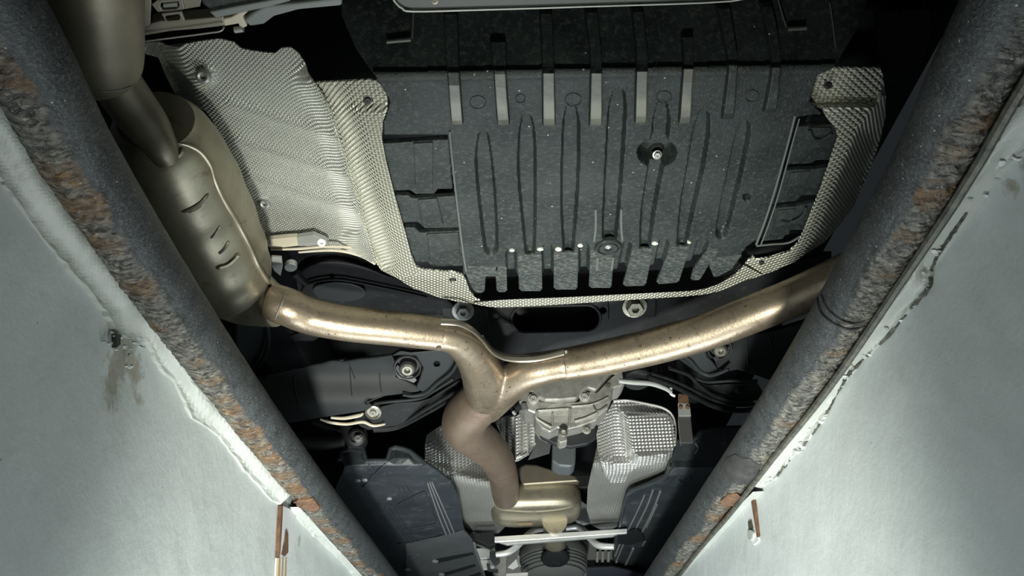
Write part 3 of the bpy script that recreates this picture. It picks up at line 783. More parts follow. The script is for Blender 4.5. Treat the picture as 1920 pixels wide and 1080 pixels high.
hs = thing('muffler_heat_shield', 'large embossed aluminium sheet above the left muffler', 'heat shield', U(480, 280, 2.12))
HL = [(262, 80), (300, 79), (315, 86), (350, 82), (385, 76), (412, 73), (438, 79), (452, 91), (470, 95), (500, 99), (516, 100), (528, 90), (545, 89), (560, 100), (572, 118), (578, 138), (590, 155)] + FOLDL[1:] + [(697, 492), (670, 478), (640, 470), (600, 464), (560, 460), (530, 463), (508, 464), (440, 420), (390, 330), (372, 262), (402, 232), (385, 207), (345, 196), (325, 170), (310, 140), (297, 108), (275, 102), (262, 98)]
def hl_map(px, py):
    d = 999
    for i in range(len(FOLDL) - 1): d = min(d, segd((px, py), FOLDL[i], FOLDL[i + 1]))
    z = TZ + .085 - .041 * math.exp(-(d / 30) ** 2)
    e = segd((px, py), (300, 80), (345, 200)); z += .05 * math.exp(-(e / 22) ** 2)
    for a, b in (((430, 195), (640, 260)), ((450, 265), (655, 330)), ((470, 330), (668, 395))):
        z -= .007 * math.exp(-(segd((px, py), a, b) / 12) ** 2)
    d2 = math.hypot((px - 383) / 20, (py - 146) / 17); z -= .012 * math.exp(-d2 ** 4)
    d2 = math.hypot((px - 660) / 22, (py - 455) / 22); z -= .012 * math.exp(-d2 ** 4)
    return U(px, py, z)
sheet('shield_sheet', HL, hl_map, SHIELD, hs, ext=(0, 0, .002), step=6, uvf=uv_flat, smooth=True)
for a, b, r, rc in ((383, 143, 9, .55), (497, 381, 7, .5)):
    P = hl_map(a, b) + Vector((0, -.004, -.004)); k = mpp(P) * r
    lathe('mounting_washer', P, DOWN, [(k * 1.5, -.006), (k * 1.5, .001), (k, .003), (k * rc, .002), (k * rc * .9, -.003)], STEELG, hs, 18, False)
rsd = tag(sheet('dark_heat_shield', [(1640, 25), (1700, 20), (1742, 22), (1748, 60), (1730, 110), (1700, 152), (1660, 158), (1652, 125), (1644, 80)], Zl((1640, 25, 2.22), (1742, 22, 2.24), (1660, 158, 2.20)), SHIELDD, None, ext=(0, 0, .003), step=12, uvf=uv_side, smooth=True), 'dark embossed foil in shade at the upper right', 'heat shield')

# ------------------------------------------------------------------ exhaust: one welded system
ex = thing('exhaust_system', 'brown stained exhaust with side muffler, forked pipe and centre silencer', 'exhaust', U(930, 720, 1.95))
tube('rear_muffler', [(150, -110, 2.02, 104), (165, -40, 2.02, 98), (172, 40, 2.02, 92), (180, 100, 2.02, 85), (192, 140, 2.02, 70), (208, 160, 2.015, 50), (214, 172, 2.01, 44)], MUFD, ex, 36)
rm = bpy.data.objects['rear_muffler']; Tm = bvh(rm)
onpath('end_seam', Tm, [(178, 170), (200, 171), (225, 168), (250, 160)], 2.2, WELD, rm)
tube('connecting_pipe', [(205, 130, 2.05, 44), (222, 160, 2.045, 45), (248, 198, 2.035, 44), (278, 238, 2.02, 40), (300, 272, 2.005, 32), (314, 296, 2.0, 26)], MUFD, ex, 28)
def mrf(t, a):
    return 1 + .012 * math.sin(t * 60) * sm(.25, .35, t) * (1 - sm(.6, .7, t))
tube('side_muffler', [(292, 225, 2.05, 70), (300, 250, 2.05, 90), (322, 300, 2.05, 103), (354, 370, 2.05, 106), (390, 450, 2.04, 101), (422, 508, 2.03, 88), (458, 548, 2.02, 64), (495, 567, 2.0, 47), (524, 576, 1.985, 38)], MUF, ex, 44, 9, rf=mrf)
mu = bpy.data.objects['side_muffler']; Tm = bvh(mu)
onpath('pinch_seam', Tm, [(330, 268), (352, 272), (375, 285), (393, 310), (402, 340), (418, 375), (445, 420), (466, 460), (484, 500), (505, 532), (520, 545)], 4.2, MUF, mu, lift=.001, flat=1)
for pts, r in (([(340, 398), (360, 390), (378, 378), (391, 362)], 5), ([(396, 447), (405, 435), (413, 422)], 4), ([(410, 476), (421, 466), (429, 451)], 4), ([(404, 502), (425, 496), (440, 484), (447, 474)], 7), ([(352, 398), (366, 392), (378, 384)], 4)):
    onpath('pressed_bead', Tm, pts, r, MUF, mu, lift=-.001)
onpath('inlet_collar', Tm, [(296, 300), (315, 300), (335, 290), (342, 276)], 7, MUF, mu)
tube('left_branch_pipe', [(508, 566, 1.99, 36), (540, 576, 1.98, 36), (580, 592, 1.975, 35), (650, 606, 1.97, 34), (740, 616, 1.97, 33), (826, 627, 1.97, 31)], EXH, ex, 32)
lb = bpy.data.objects['left_branch_pipe']; Tb = bvh(lb)
onpath('weld_ring', Tb, [(533, 548), (528, 570), (514, 600)], 2.2, WELD, lb)
tube('right_branch_pipe', [(1058, 684, 1.97, 31), (1110, 675, 1.97, 33), (1180, 660, 1.97, 34), (1250, 643, 1.97, 35), (1330, 620, 1.97, 35), (1420, 585, 1.975, 36), (1500, 553, 1.98, 37), (1600, 505, 1.985, 38)], EXH, ex, 32)
rb = bpy.data.objects['right_branch_pipe']; Tb = bvh(rb)
# forked junction: two arms and a trunk grown together
vs_, fs_ = [], []
for pts in ([(820, 627, 1.97, 31), (848, 632, 1.97, 31), (874, 650, 1.97, 33), (897, 682, 1.97, 38), (910, 718, 1.97, 42), (912, 752, 1.97, 41)],
            [(1068, 681, 1.97, 31), (1030, 688, 1.97, 31), (990, 697, 1.97, 34), (955, 716, 1.97, 38), (925, 738, 1.97, 42), (905, 757, 1.97, 41)]):
    q = cr(pts, 6); path = [U(p[0], p[1], p[2]) for p in q]
    v, f = tubeW('t', path, [p[3] * mpp(w_) for p, w_ in zip(q, path)], EXH, None, 32, make=False)
    b0 = len(vs_); vs_ += v; fs_ += [[i + b0 for i in k] for k in f]
yj = obj('forked_junction', vs_, fs_, EXH, ex, True)
md = yj.modifiers.new('remesh', 'REMESH'); md.mode = 'VOXEL'; md.voxel_size = .0042; md.use_smooth_shade = True
md = yj.modifiers.new('smooth', 'SMOOTH'); md.factor = .5; md.iterations = 8
for pts, zz in (([(827, 603), (860, 606), (885, 618), (905, 637), (925, 660), (955, 672), (1005, 672), (1058, 660)], 1.975),):
    o = tube('pinch_flange', [(a, b, zz, 4.2) for a, b in pts], FLANGE, yj, 10, sx=.6, sy=1.6); o['label'] = 'bright folded seam'
    o = tube('pinch_flange', [(a, b - 5, zz + .015, 3.0) for a, b in pts[3:]], FLANGE, yj, 10, sx=.6, sy=1.4)
Tj = BVHTree.FromPolygons([Vector(v) for v in vs_], fs_)
for pts in ([(824, 600), (821, 625), (823, 655)], [(1058, 655), (1066, 680), (1070, 709)]): onpath('weld_ring', Tj, pts, 5.0, WELD, yj, lift=.0015)
tube('front_pipe', [(918, 738, 1.97, 41), (895, 758, 1.965, 43), (874, 781, 1.96, 43), (872, 803, 1.962, 41), (895, 824, 1.97, 38), (924, 850, 1.98, 33), (940, 880, 1.985, 29), (946, 908, 1.99, 27), (948, 926, 2.015, 26), (949, 934, 2.04, 25)], EXHD, ex, 32, 8)
fpp = bpy.data.objects['front_pipe']; Tf = bvh(fpp)
onpath('weld_ring', Tf, [(876, 733), (885, 752), (905, 769), (930, 776)], 2.0, EXHD, fpp)
# centre silencer: a flattened rounded body
def superell(name, ctr, hx, hy, hz, e, material, parent, nu=48, nv=30, sq=0):
    verts = []; faces = []
    def pw(v, k): return math.copysign(abs(v) ** k, v)
    for j in range(nv + 1):
        b = -math.pi / 2 + math.pi * j / nv
        for i in range(nu):
            a = 2 * math.pi * i / nu
            verts.append(Vector(ctr) + Vector((hx * pw(math.cos(b), e) * pw(math.cos(a), e), hy * pw(math.sin(b), e), hz * pw(math.cos(b), e) * pw(math.sin(a), e))))
    for j in range(nv):
        for i in range(nu): faces.append([j * nu + i, j * nu + (i + 1) % nu, (j + 1) * nu + (i + 1) % nu, (j + 1) * nu + i])
    return obj(name, verts, faces, material, parent, True)
c0 = V(1004, 944, 2.92)
cs = superell('centre_silencer', (c0.x, 2.93, 2.022), .152, .135, .052, .5, MUF, ex)
Tc = bvh(cs)
onpath('pinch_seam', Tc, [(924, 945), (940, 955), (1000, 959), (1060, 953), (1086, 940)], 1.6, MUF, cs)
sheet('name_plate', [(972, 979), (998, 978), (998, 984), (972, 985)], lambda px, py: (hit(Tc, px, py)[0] or U(px, py, 1.972)) + Vector((0, -.002, -.002)), mat('brass plate', (.5, .38, .24), .4, .6), cs, ext=(0, .003, 0))
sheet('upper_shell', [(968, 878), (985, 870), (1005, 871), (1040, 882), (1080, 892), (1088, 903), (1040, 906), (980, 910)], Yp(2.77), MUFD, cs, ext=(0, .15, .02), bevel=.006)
tubeY('outlet_pipe', [(1040, 975, 2.95, 24), (1040, 988, 3.05, 22), (1040, 1005, 3.12, 21), (1041, 1025, 3.2, 20), (1041, 1045, 3.3, 19)], MUF, ex, 24)

# ------------------------------------------------------------------ rear end above the bumper
rb_ = thing('rear_bumper', 'dark bumper underside with a pale rim at the top centre', 'bumper', U(1060, 0, 1.99))
sheet('bumper_floor', [(725, -70), (733, -12), (740, 3), (752, 14), (775, 20), (900, 17), (1100, 11), (1370, 1), (1395, -15), (1400, -70)], Zp(1.99), mat('bumper grey', (.045, .048, .042), .5, 0, (.06, .064, .055), 10), rb_, ext=(0, 0, .05), bevel=.004)
tube('bumper_rim', [(729, -60, 1.988, 2), (736, -8, 1.988, 2.2), (743, 6, 1.988, 2.2), (754, 15, 1.988, 2.4), (775, 21, 1.988, 2.4), (900, 18, 1.988, 2.2), (1100, 12, 1.988, 2.0), (1370, 2, 1.988, 1.8), (1397, -15, 1.988, 1.6)], PALE, rb_, 8, 4)
bolt(815, 1, U(815, 1, 1.988), 5, rb_, BOLT, name='screw')
bk = thing('rear_crossbeam', 'olive grey slotted bracket beam at the upper left beside the rear muffler', 'bracket', U(340, 50, 2.12))
sheet('beam', [(258, 66), (264, 55), (284, 44), (300, 40), (345, 38), (420, 31), (421, 49), (370, 55), (320, 59), (274, 67)], Zp(2.12), OLIVE, bk, ext=(0, 0, .02), bevel=.002)
sheet('slotted_tab', [(302, 26), (340, 22), (347, 40), (312, 43)], Zp(2.115), OLIVE, bk, ext=(0, 0, .005), holes=[[(311, 30), (335, 27), (338, 33), (335, 38), (313, 40), (309, 35)]], bevel=.001)
sheet('slotted_tab', [(284, 9), (294, 1), (342, -3), (346, 18), (296, 23)], Zp(2.11), OLIVE, bk, ext=(0, 0, .005), holes=[[(302, 6), (334, 3), (336, 12), (331, 17), (304, 19), (300, 13)]], bevel=.001)
sheet('plug', [(305, 8), (332, 5), (333, 13), (329, 15), (306, 17)], Zp(2.118), PALE, bk, ext=(0, 0, .004), bevel=.001)
sheet('upper_plate', [(342, -20), (382, -20), (375, 12), (346, 17)], Zp(2.115), OLIVE, bk, ext=(0, 0, .006))
tube('wire_clip', [(264, 78, 2.11, 1.6), (330, 70, 2.11, 1.6), (390, 62, 2.11, 1.7), (414, 58, 2.11, 1.7), (420, 50, 2.115, 1.6)], PALE, bk, 8)
hg = thing('hanger_strap', 'flat olive steel strap beside the rear muffler at the top left', 'bracket', U(262, 30, 2.09))
sheet('strap', [(243, -25), (284, -25), (283, 10), (281, 47), (266, 55), (252, 30), (246, 5)], Zp(2.10), OLIVE, hg, ext=(0, 0, .006), bevel=.001)
tube('strap_edge', [(243, -10, 2.096, 2), (249, 20, 2.096, 2), (260, 52, 2.096, 2)], FLANGE, hg, 8)
cl = thing('clip_block', 'pale metal clip at the right end of the olive beam', 'clip', U(434, 45, 2.11))
sheet('clip_body', [(418, 36), (432, 33), (452, 22), (466, 22), (455, 32), (464, 50), (450, 55), (447, 45), (420, 50)], Zp(2.10), TAN, cl, ext=(0, 0, .012), bevel=.002)
tube('clip_roller', [(440, 56, 2.10, 6), (456, 54, 2.10, 6)], PALE, cl, 14)
bt = thing('bumper_trim', 'dark grey bumper edge with a lighter band at the upper left', 'bumper', U(450, 15, 2.08))
sheet('edge_band', [(392, 23), (440, 13), (500, 2), (545, -8), (545, 2), (500, 14), (450, 25), (404, 34)], Zp(2.08), mat('grey trim', (.16, .175, .17), .5), bt, ext=(0, 0, .012), bevel=.002)
sheet('lens', [(362, -30), (560, -30), (530, -4), (470, 6), (396, 20), (380, 8)], Zp(2.085), PLASTIC, bt, ext=(0, 0, .02), bevel=.002)
sheet('end_piece', [(458, 38), (475, 24), (496, 12), (560, 6), (640, -4), (642, 10), (560, 18), (516, 30), (495, 46), (468, 50)], Zp(2.10), mat('grey trim', (.1, .1, .1)), bt, ext=(0, 0, .02), bevel=.003)

# ------------------------------------------------------------------ seams of the body behind the left muffler
bs = thing('body_seam', 'tan primed body seam peeping out under the large embossed sheet', 'body panel', U(600, 460, 2.12))
sheet('primer_patch', [(505, 450), (530, 447), (557, 445), (560, 461), (535, 464), (507, 466)], Zp(2.115), TAN, bs, ext=(0, 0, .01), bevel=.001)
sheet('grey_patch', [(557, 446), (588, 441), (612, 452), (616, 459), (560, 462)], Zp(2.114), PALE, bs, ext=(0, 0, .01), bevel=.001)
lathe('washer', U(603, 455, 2.11), DOWN, [(.008, -.004), (.008, .001), (.003, .0015), (.003, -.003)], mat('white washer', (.7, .7, .68), .5), bs, 16, False)
tube('seam_strip', [(508, 468, 2.115, 2), (560, 466, 2.115, 3), (610, 462, 2.115, 3.2), (650, 463, 2.115, 3.2), (676, 469, 2.115, 3), (700, 486, 2.115, 2.5)], TAN, bs, 10)
tube('seam_strip', [(560, 473, 2.12, 2), (610, 469, 2.12, 3), (645, 471, 2.12, 3.2), (680, 480, 2.12, 4), (703, 494, 2.12, 3)], TAN, bs, 10)
sp = thing('spring_arm', 'black spring arm with a dished seat left of the forked pipe', 'suspension arm', U(680, 540, 2.11))
sheet('arm_plate', [(556, 520), (566, 503), (590, 494), (625, 491), (660, 495), (700, 507), (760, 530), (830, 557), (862, 590), (840, 605), (700, 592), (600, 585), (565, 560)], Zp(2.12), SUBF, sp, ext=(0, 0, .02), curve=4, holes=[ell(622, 517, 6, 4, 10)], bevel=.003)
tube('seat_rim', [(566, 552, 2.112, 3), (575, 535, 2.112, 3), (600, 526, 2.112, 3), (640, 524, 2.112, 3), (700, 535, 2.112, 3), (770, 550, 2.112, 3), (800, 557, 2.112, 2.5)], SUBF, sp, 8)
tube('seat_rim', [(563, 512, 2.115, 2.4), (585, 497, 2.115, 2.6), (625, 491, 2.115, 2.6), (670, 498, 2.115, 2.6), (730, 519, 2.115, 2.6)], SUBF, sp, 8)
sheet('seat_dish', ell(636, 548, 50, 18, 26, .05), Zp(2.110), PLASTIC_DARK, sp, ext=(0, 0, .006), bevel=.002)
hz = thing('hose_clip', 'small grey hose stub and clip just right of the muffler outlet', 'hose clip', U(535, 500, 2.08))
sheet('clip_plate', [(508, 483), (528, 484), (530, 500), (526, 518), (514, 508), (509, 498)], Zp(2.08), PALE, hz, ext=(0, 0, .006), bevel=.001)
sheet('clip_ear', ell(545, 502, 12, 8, 14), Zp(2.08), PALE, hz, ext=(0, 0, .01), bevel=.003)
tube('hose', [(550, 510, 2.085, 9), (562, 522, 2.085, 8), (572, 530, 2.085, 7)], SUBF, hz, 12)

# ------------------------------------------------------------------ rear subframe
sf = thing('rear_subframe', 'black crossmember with an oval opening behind the forked pipe', 'subframe', U(1030, 600, 2.1))
oval = [(965 + 26 + 0, 0)]
ov = [(986, 573)] + [(1100 + 26 * math.cos(t), 596 + 25 * math.sin(t)) for t in np.linspace(-1.5, 1.5, 10)] + [(984 + 26 * math.cos(t), 599 + 25 * math.sin(t)) for t in np.linspace(1.6, 4.6, 10)][0:10]
ov = ov[1:]
smap = Zl((735, 545, 2.15), (1400, 545, 2.15), (1000, 680, 2.06))
sheet('crossmember', [(730, 540), (830, 550), (1000, 555), (1200, 545), (1330, 535), (1440, 505), (1560, 470), (1560, 560), (1420, 600), (1300, 640), (1180, 665), (1060, 690), (940, 690), (870, 650), (820, 610), (735, 585)], smap, SUBF, sf, ext=(0, .05, .03), holes=[ov, ell(930, 594, 6, 6, 12), ell(1131, 582, 6, 6, 12)], bevel=.004)
tubeW('opening_rim', [smap(a, b) for a, b in ov], [.004] * len(ov), SUBF, sf, 8, closed=True)
sheet('inner_web', [(960, 560), (1140, 560), (1140, 640), (960, 640)], lambda a, b: smap(a, b) + Vector((0, .06, .05)), BODY, sf, ext=(0, .004, .004))
sheet('pad', [(1140, 560), (1228, 553), (1228, 590), (1140, 596)], lambda a, b: smap(a, b) + Vector((0, -.012, -.012)), SUBF, sf, ext=(0, .01, .01), bevel=.002)
sheet('pad', [(826, 565), (915, 575), (918, 612), (905, 610), (830, 590)], lambda a, b: smap(a, b) + Vector((0, -.010, -.010)), SUBF, sf, ext=(0, .01, .01), bevel=.002)
bolt(1187, 569, smap(1187, 569) + Vector((0, -.014, -.014)), 17, sf, mat('big zinc bolt', (.5, .49, .38), .35, .7, (.34, .33, .26), 60))
bolt(869, 578, smap(869, 578) + Vector((0, -.012, -.012)), 13, sf, STEELG, washer=1.6)
sheet('mounting_ear', [(732, 668), (750, 658), (771, 661), (815, 657), (840, 655), (862, 662), (876, 681), (841, 697), (815, 721), (795, 737), (779, 728), (786, 712), (793, 690), (780, 668), (760, 666)], Zl((736, 668, 2.03), (874, 670, 2.03), (795, 736, 1.99)), ARM, sf, ext=(0, .01, .012), holes=[ell(819, 683, 5.5, 5, 12)], bevel=.003)
tube('ear_rim', [(862, 668, 2.02, 3), (848, 696, 2.01, 4), (820, 718, 2.0, 5), (798, 736, 1.99, 5), (775, 742, 1.985, 4), (755, 740, 1.985, 3)], ARM, sf, 10)
sheet('mounting_ear', [(1258, 660), (1300, 652), (1322, 648), (1326, 668), (1338, 680), (1350, 697), (1332, 707), (1312, 702), (1290, 687), (1270, 672)], Zl((1262, 665, 2.02), (1345, 650, 2.02), (1335, 705, 1.99)), ARM, sf, ext=(0, .01, .012), bevel=.003)
tube('ear_rim', [(1278, 664, 2.02, 3), (1295, 676, 2.01, 4), (1312, 694, 2.0, 5), (1330, 703, 1.99, 5), (1352, 698, 1.985, 4), (1366, 692, 1.985, 3)], ARM, sf, 10)

def bushing(px, py, P, r, parent, flip=1):
    k = r * mpp(P)
    b = lathe('bushing', P, DOWN, [(k, -.02), (k, .0), (k * .93, .004), (k * .86, .004), (k * .80, -.012), (k * .62, -.012), (k * .58, .006), (k * .46, .010), (k * .40, .004), (k * .25, .004)], RUBBER, parent, 28, False)
    lathe('sleeve', P + Vector(DOWN) * .004, DOWN, [(k * .50, -.01), (k * .50, .008), (k * .36, .012), (k * .22, .012), (k * .16, .002)], BOLT, b, 20, False)
    return b

def ctrl(label, mp, outl, slot, seams, bush, group):
    a = thing('control_arm', label, 'suspension arm', mp(*outl[0]), group)
    sheet('arm_cover', outl, mp, ARM, a, ext=(0, .03, .02), step=9, bevel=.003, smooth=True)
    for s in slot: sheet('slot', s, lambda x, y: mp(x, y) + Vector((0, -.004, -.003)), PLASTIC_DARK, a, ext=(0, .004, .004))
    for s in seams: tubeW('seam_line', [mp(x, y) + Vector((0, -.001, -.001)) for x, y in cr(s, 4)], [.0013] * len(cr(s, 4)), ARM, a, 6)
    bushing(bush[0], bush[1], mp(bush[0], bush[1]) + Vector((0, -.004, -.004)), bush[2], a)
    return a
def mpl(px, py):
    z = 2.05 - .10 * sm(660, 800, py) + .02 * math.sin((py - 660) / 140 * math.pi) * 0
    return U(px, py, z)
cal = ctrl('wide dark control arm cover left of the forked pipe', mpl,
           [(440, 715), (500, 706), (552, 692), (600, 684), (622, 677), (642, 674), (655, 680), (670, 674), (736, 667), (744, 690), (743, 706), (765, 714), (780, 722), (796, 737), (777, 741), (760, 738), (721, 743), (690, 755), (700, 761), (683, 771), (598, 784), (550, 792), (500, 797), (440, 798)],
           [[(742, 690), (746, 683), (752, 690), (752, 700), (760, 706), (775, 704), (782, 712), (776, 717), (764, 712), (748, 708), (742, 700)]],
           [[(654, 676), (658, 690), (666, 710)], [(656, 690), (658, 720), (660, 742)], [(552, 705), (555, 735), (563, 757)], [(712, 700), (713, 720), (715, 734)]], (765, 687, 27), 'control arms either side of the axle')
tubeW('upper_edge', [mpl(x, y) + Vector((0, -.002, -.001)) for x, y in cr([(500, 706), (552, 692), (600, 684), (622, 678), (645, 679), (670, 675), (700, 672), (736, 667)], 4)], [.004] * 29, ARM, cal, 8)
def mpr(px, py): return U(px, py, 2.05 - .10 * sm(620, 760, py))
car_ = ctrl('dark control arm cover right of the forked pipe', mpr,
            [(1346, 640), (1391, 630), (1450, 622), (1530, 598), (1530, 715), (1440, 712), (1419, 704), (1382, 693), (1360, 697), (1340, 690), (1338, 680), (1346, 668), (1352, 662)],
            [[(1362, 650), (1372, 648), (1373, 660), (1365, 668), (1348, 668), (1342, 678), (1336, 672), (1346, 660)]],
            [[(1400, 634), (1401, 660), (1402, 688)], [(1440, 628), (1444, 640), (1446, 652)]], (1348, 652, 24), 'control arms either side of the axle')
# lower link plate on the left
lp = thing('link_plate', 'dark curved plate with a ringed bolt below the left control arm', 'bracket', U(740, 775, 1.97))
sheet('plate', [(662, 788), (690, 768), (742, 756), (786, 753), (806, 747), (862, 712), (878, 722), (805, 768), (776, 786), (745, 798), (690, 807), (676, 800)], Zl((690, 768, 1.99), (870, 715, 2.03), (690, 806, 1.96)), SUBF, lp, ext=(0, .01, .01), bevel=.002)
P = U(700, 772, 1.975); lathe('ring', P, DOWN, [(.019, -.006), (.019, .004), (.015, .006), (.014, .002)], BOLT, lp, 22, False); bolt(700, 772, P, 6, lp)
tube('tan_strip', [(620, 783, 1.97, 2.5), (645, 784, 1.97, 3.5), (672, 779, 1.97, 4), (680, 776, 1.97, 2.5)], TAN, lp, 10)
tube('tan_strip', [(600, 786, 1.965, 2), (620, 792, 1.965, 3), (650, 795, 1.965, 3.2), (680, 791, 1.965, 3.2), (700, 798, 1.965, 3), (722, 795, 1.965, 2)], TAN, lp, 10)
for dy, r in ((0, 4.5), (9, 3.5)):
    tube('brace_rod', [(700, 805 + dy * .3, 1.965, r), (745, 798 + dy * .5, 1.97, r), (800, 766 + dy, 1.985, r), (850, 738 + dy, 2.0, r), (885, 722 + dy, 2.01, r)], SUBF, lp, 10)
tube('slot_lip', [(690, 758, 1.985, 3), (730, 753, 1.985, 3.4), (786, 747, 1.99, 3.4), (812, 734, 1.995, 3), (850, 710, 2.01, 3)], ARM, lp, 10)
lk = thing('stabiliser_link', 'dark grey link and bracket above the notched left floor panel', 'suspension arm', U(660, 820, 1.98))
sheet('bracket', [(634, 796), (686, 804), (687, 822), (678, 840), (652, 838), (640, 812)], Yp(2.12), STEELG if 0 else SUBF, lk, ext=(0, .03, 0), bevel=.003)
lathe('joint', V(668, 820, 2.11), (0, -1, -.1), [(.022, -.02), (.022, .0), (.015, .006), (.012, .0), (.006, .0)], RUBBER, lk, 20, False)
bolt(672, 822, V(672, 822, 2.1), 6, lk, STEELG, (0, -1, -.1))
tubeY('link_rod', [(560, 828, 2.1, 13), (600, 830, 2.12, 14), (644, 826, 2.14, 12)], SUBF, lk, 14)
tubeY('link_rod', [(585, 790, 2.1, 6), (610, 800, 2.12, 9), (640, 808, 2.14, 7)], SUBF, lk, 12)
sb = thing('rubber_boot', 'dark rounded rubber boot under the side muffler outlet', 'boot', U(480, 640, 2.06))
tube('boot_edge', [(497, 600, 2.05, 4), (503, 625, 2.05, 4.5), (502, 650, 2.05, 4.5), (494, 672, 2.05, 4.5), (480, 692, 2.05, 4)], SUBF, sb, 12)
sheet('boot_body', [(440, 595), (495, 600), (501, 630), (498, 655), (488, 678), (470, 700), (440, 690)], Zp(2.06), mat('boot rubber', (.03, .036, .04), .45), sb, ext=(0, .02, .03), bevel=.006)
sheet('upper_flap', [(540, 630), (560, 625), (600, 632), (588, 640), (550, 640)], Zp(2.06), SUBF, sb, ext=(0, .01, .01), bevel=.003)

# ------------------------------------------------------------------ right side rods, ribbed bracket, strap
rk = thing('brace_rods', 'pair of dark rods sweeping under the right control arm', 'suspension arm', U(1300, 725, 1.98))
for pts, r in (([(1215, 706), (1260, 722), (1300, 742), (1340, 762), (1385, 770), (1430, 765)], 5), ([(1222, 700), (1265, 714), (1305, 733), (1345, 752), (1390, 760), (1430, 756)], 3.4),
               ([(1255, 690), (1290, 702), (1312, 722), (1340, 742), (1380, 752), (1412, 752)], 4)):
    tube('rod', [(a, b, 1.985, r) for a, b in pts], SUBF, rk, 10)
tube('slot_lip', [(1300, 706, 1.99, 3), (1325, 716, 1.985, 3), (1370, 714, 1.985, 3), (1420, 714, 1.985, 3)], ARM, rk, 10)
sheet('web', [(1300, 715), (1330, 722), (1420, 718), (1440, 750), (1390, 752), (1345, 742), (1315, 725)], Zp(2.0), SUBF, rk, ext=(0, .01, .01))
bolt(1386, 730, U(1386, 730, 1.995), 7, rk, SUBF)
rg = thing('ribbed_mount', 'dark grey ribbed mount between the alloy housing and the right arm', 'mount', U(1215, 690, 2.03))
P = U(1193, 695, 2.04); lathe('can', P, (0, -.35, -1), [(.034, -.07), (.034, .03), (.030, .034), (.012, .034)], SUBF, rg, 24)
for x in (1222, 1233, 1243, 1253, 1262): sheet('fin', [(x, 660), (x + 5, 659), (x + 5, 696 - (x - 1222) * .12), (x, 698 - (x - 1222) * .12)], Zl((1222, 660, 2.07), (1262, 660, 2.07), (1240, 698, 2.0)), SUBF, rg, ext=(0, .03, .03), bevel=.001)
sheet('backing', [(1212, 655), (1272, 650), (1268, 692), (1212, 702)], Zl((1222, 660, 2.10), (1262, 660, 2.10), (1240, 698, 2.03)), SUBF, rg, ext=(0, .01, .01))
tg = tag(tube('breather_hose', [(1160, 714, 2.0, 4.5), (1190, 717, 2.0, 5), (1220, 719, 2.0, 5), (1245, 727, 1.995, 4.5), (1258, 735, 1.99, 4)], PALE, None, 12), 'pale grey hose curving below the ribbed mount', 'hose')
st = thing('hanger_bracket', 'narrow rusty topped steel hanger beside the bright right shield', 'bracket', V(1283, 770, 2.3))
sheet('strap', [(1272, 738), (1291, 740), (1297, 800), (1300, 830), (1276, 830), (1272, 790)], Yp(2.32), mat('strap steel', (.12, .12, .12), .4, .5), st, ext=(0, .01, 0), bevel=.001)
sheet('pale_section', [(1271, 756), (1293, 757), (1296, 780), (1273, 780)], Yp(2.313), PALE, st, ext=(0, .006, 0), bevel=.001)
sheet('rust_section', [(1272, 738), (1290, 740), (1291, 756), (1272, 756)], Yp(2.311), RUSTM, st, ext=(0, .006, 0), bevel=.001)
for x in (1276, 1289): lathe('rivet', V(x, 764, 2.31), (0, -1, -.2), [(.006, -.002), (.006, .002), (.002, .003)], RUSTM, st, 12, False)
tubeY('hook', [(1258, 728, 2.3, 3), (1258, 738, 2.3, 3), (1266, 743, 2.3, 2.5)], mat('white hook', (.7, .7, .7), .5), st, 8)

# ------------------------------------------------------------------ differential
df = thing('differential', 'cast alloy differential housing below the right arm of the fork', 'differential', V(1065, 800, 2.12))
DY = 2.10
sheet('rear_cover', [(978, 690), (985, 728), (1000, 735), (1010, 745), (1022, 750), (1050, 750), (1080, 747), (1090, 735), (1103, 727), (1117, 731), (1143, 702), (1175, 680), (1172, 640), (1080, 650)], lambda a, b: V(a, b, DY - .02 + .015 * abs((a - 1065) / 90) ** 2), CAST, df, ext=(0, .08, 0), step=14, bevel=.004)
sheet('housing', [(972, 752), (978, 739), (986, 732), (998, 740), (1012, 752), (1035, 756), (1085, 753), (1095, 740), (1108, 733), (1119, 736), (1146, 707), (1172, 690), (1176, 712), (1168, 722), (1150, 728), (1147, 750), (1140, 766), (1125, 780), (1118, 789), (1090, 799), (1062, 806), (1046, 803), (1031, 811), (1015, 803), (1005, 790), (1002, 775), (984, 768)], lambda a, b: V(a, b, DY + .012 * sm(750, 800, b)), CAST, df, ext=(0, .14, .02), step=12, bevel=.004)
bolt(1000, 748, V(1000, 748, DY - .004), 7.5, df, CAST, (0, -1, -.3)); bolt(1096, 744, V(1096, 744, DY - .004), 7.5, df, CAST, (0, -1, -.3))
bolt(1152, 690, V(1152, 690, DY - .01), 9, df, CAST, (0, -1, -.3)); bolt(1100, 806, V(1100, 806, DY + .02), 6, df, BOLT, (0, -1, -.3))
def rib(pts, r, m=CAST): tubeY('cast_rib', [(a, b, DY - .002 + .012 * sm(750, 800, b), r) for a, b in pts], m, df, 8)
rib([(1008, 770), (1040, 768), (1066, 766)], 2.4); rib([(1008, 770), (1006, 783), (1018, 792), (1034, 801)], 3.2); rib([(1036, 774), (1036, 800)], 2); rib([(1069, 766), (1067, 800)], 2.6)
rib([(1078, 790), (1098, 784), (1120, 774)], 3.2); rib([(1072, 762), (1110, 758), (1140, 745)], 2.2); rib([(1112, 758), (1120, 770), (1138, 760)], 1.6, SEAM)
sheet('drain_block', [(1047, 812), (1062, 811), (1064, 826), (1050, 830), (1045, 824)], Yp(DY - .005), CAST, df, ext=(0, .05, 0), bevel=.003)
lathe('drain_plug', V(1056, 812, DY - .004), (0, -1, -.3), [(.011, -.02), (.011, .002), (.007, .006), (.004, .004)], BOLT, df, 14, False)
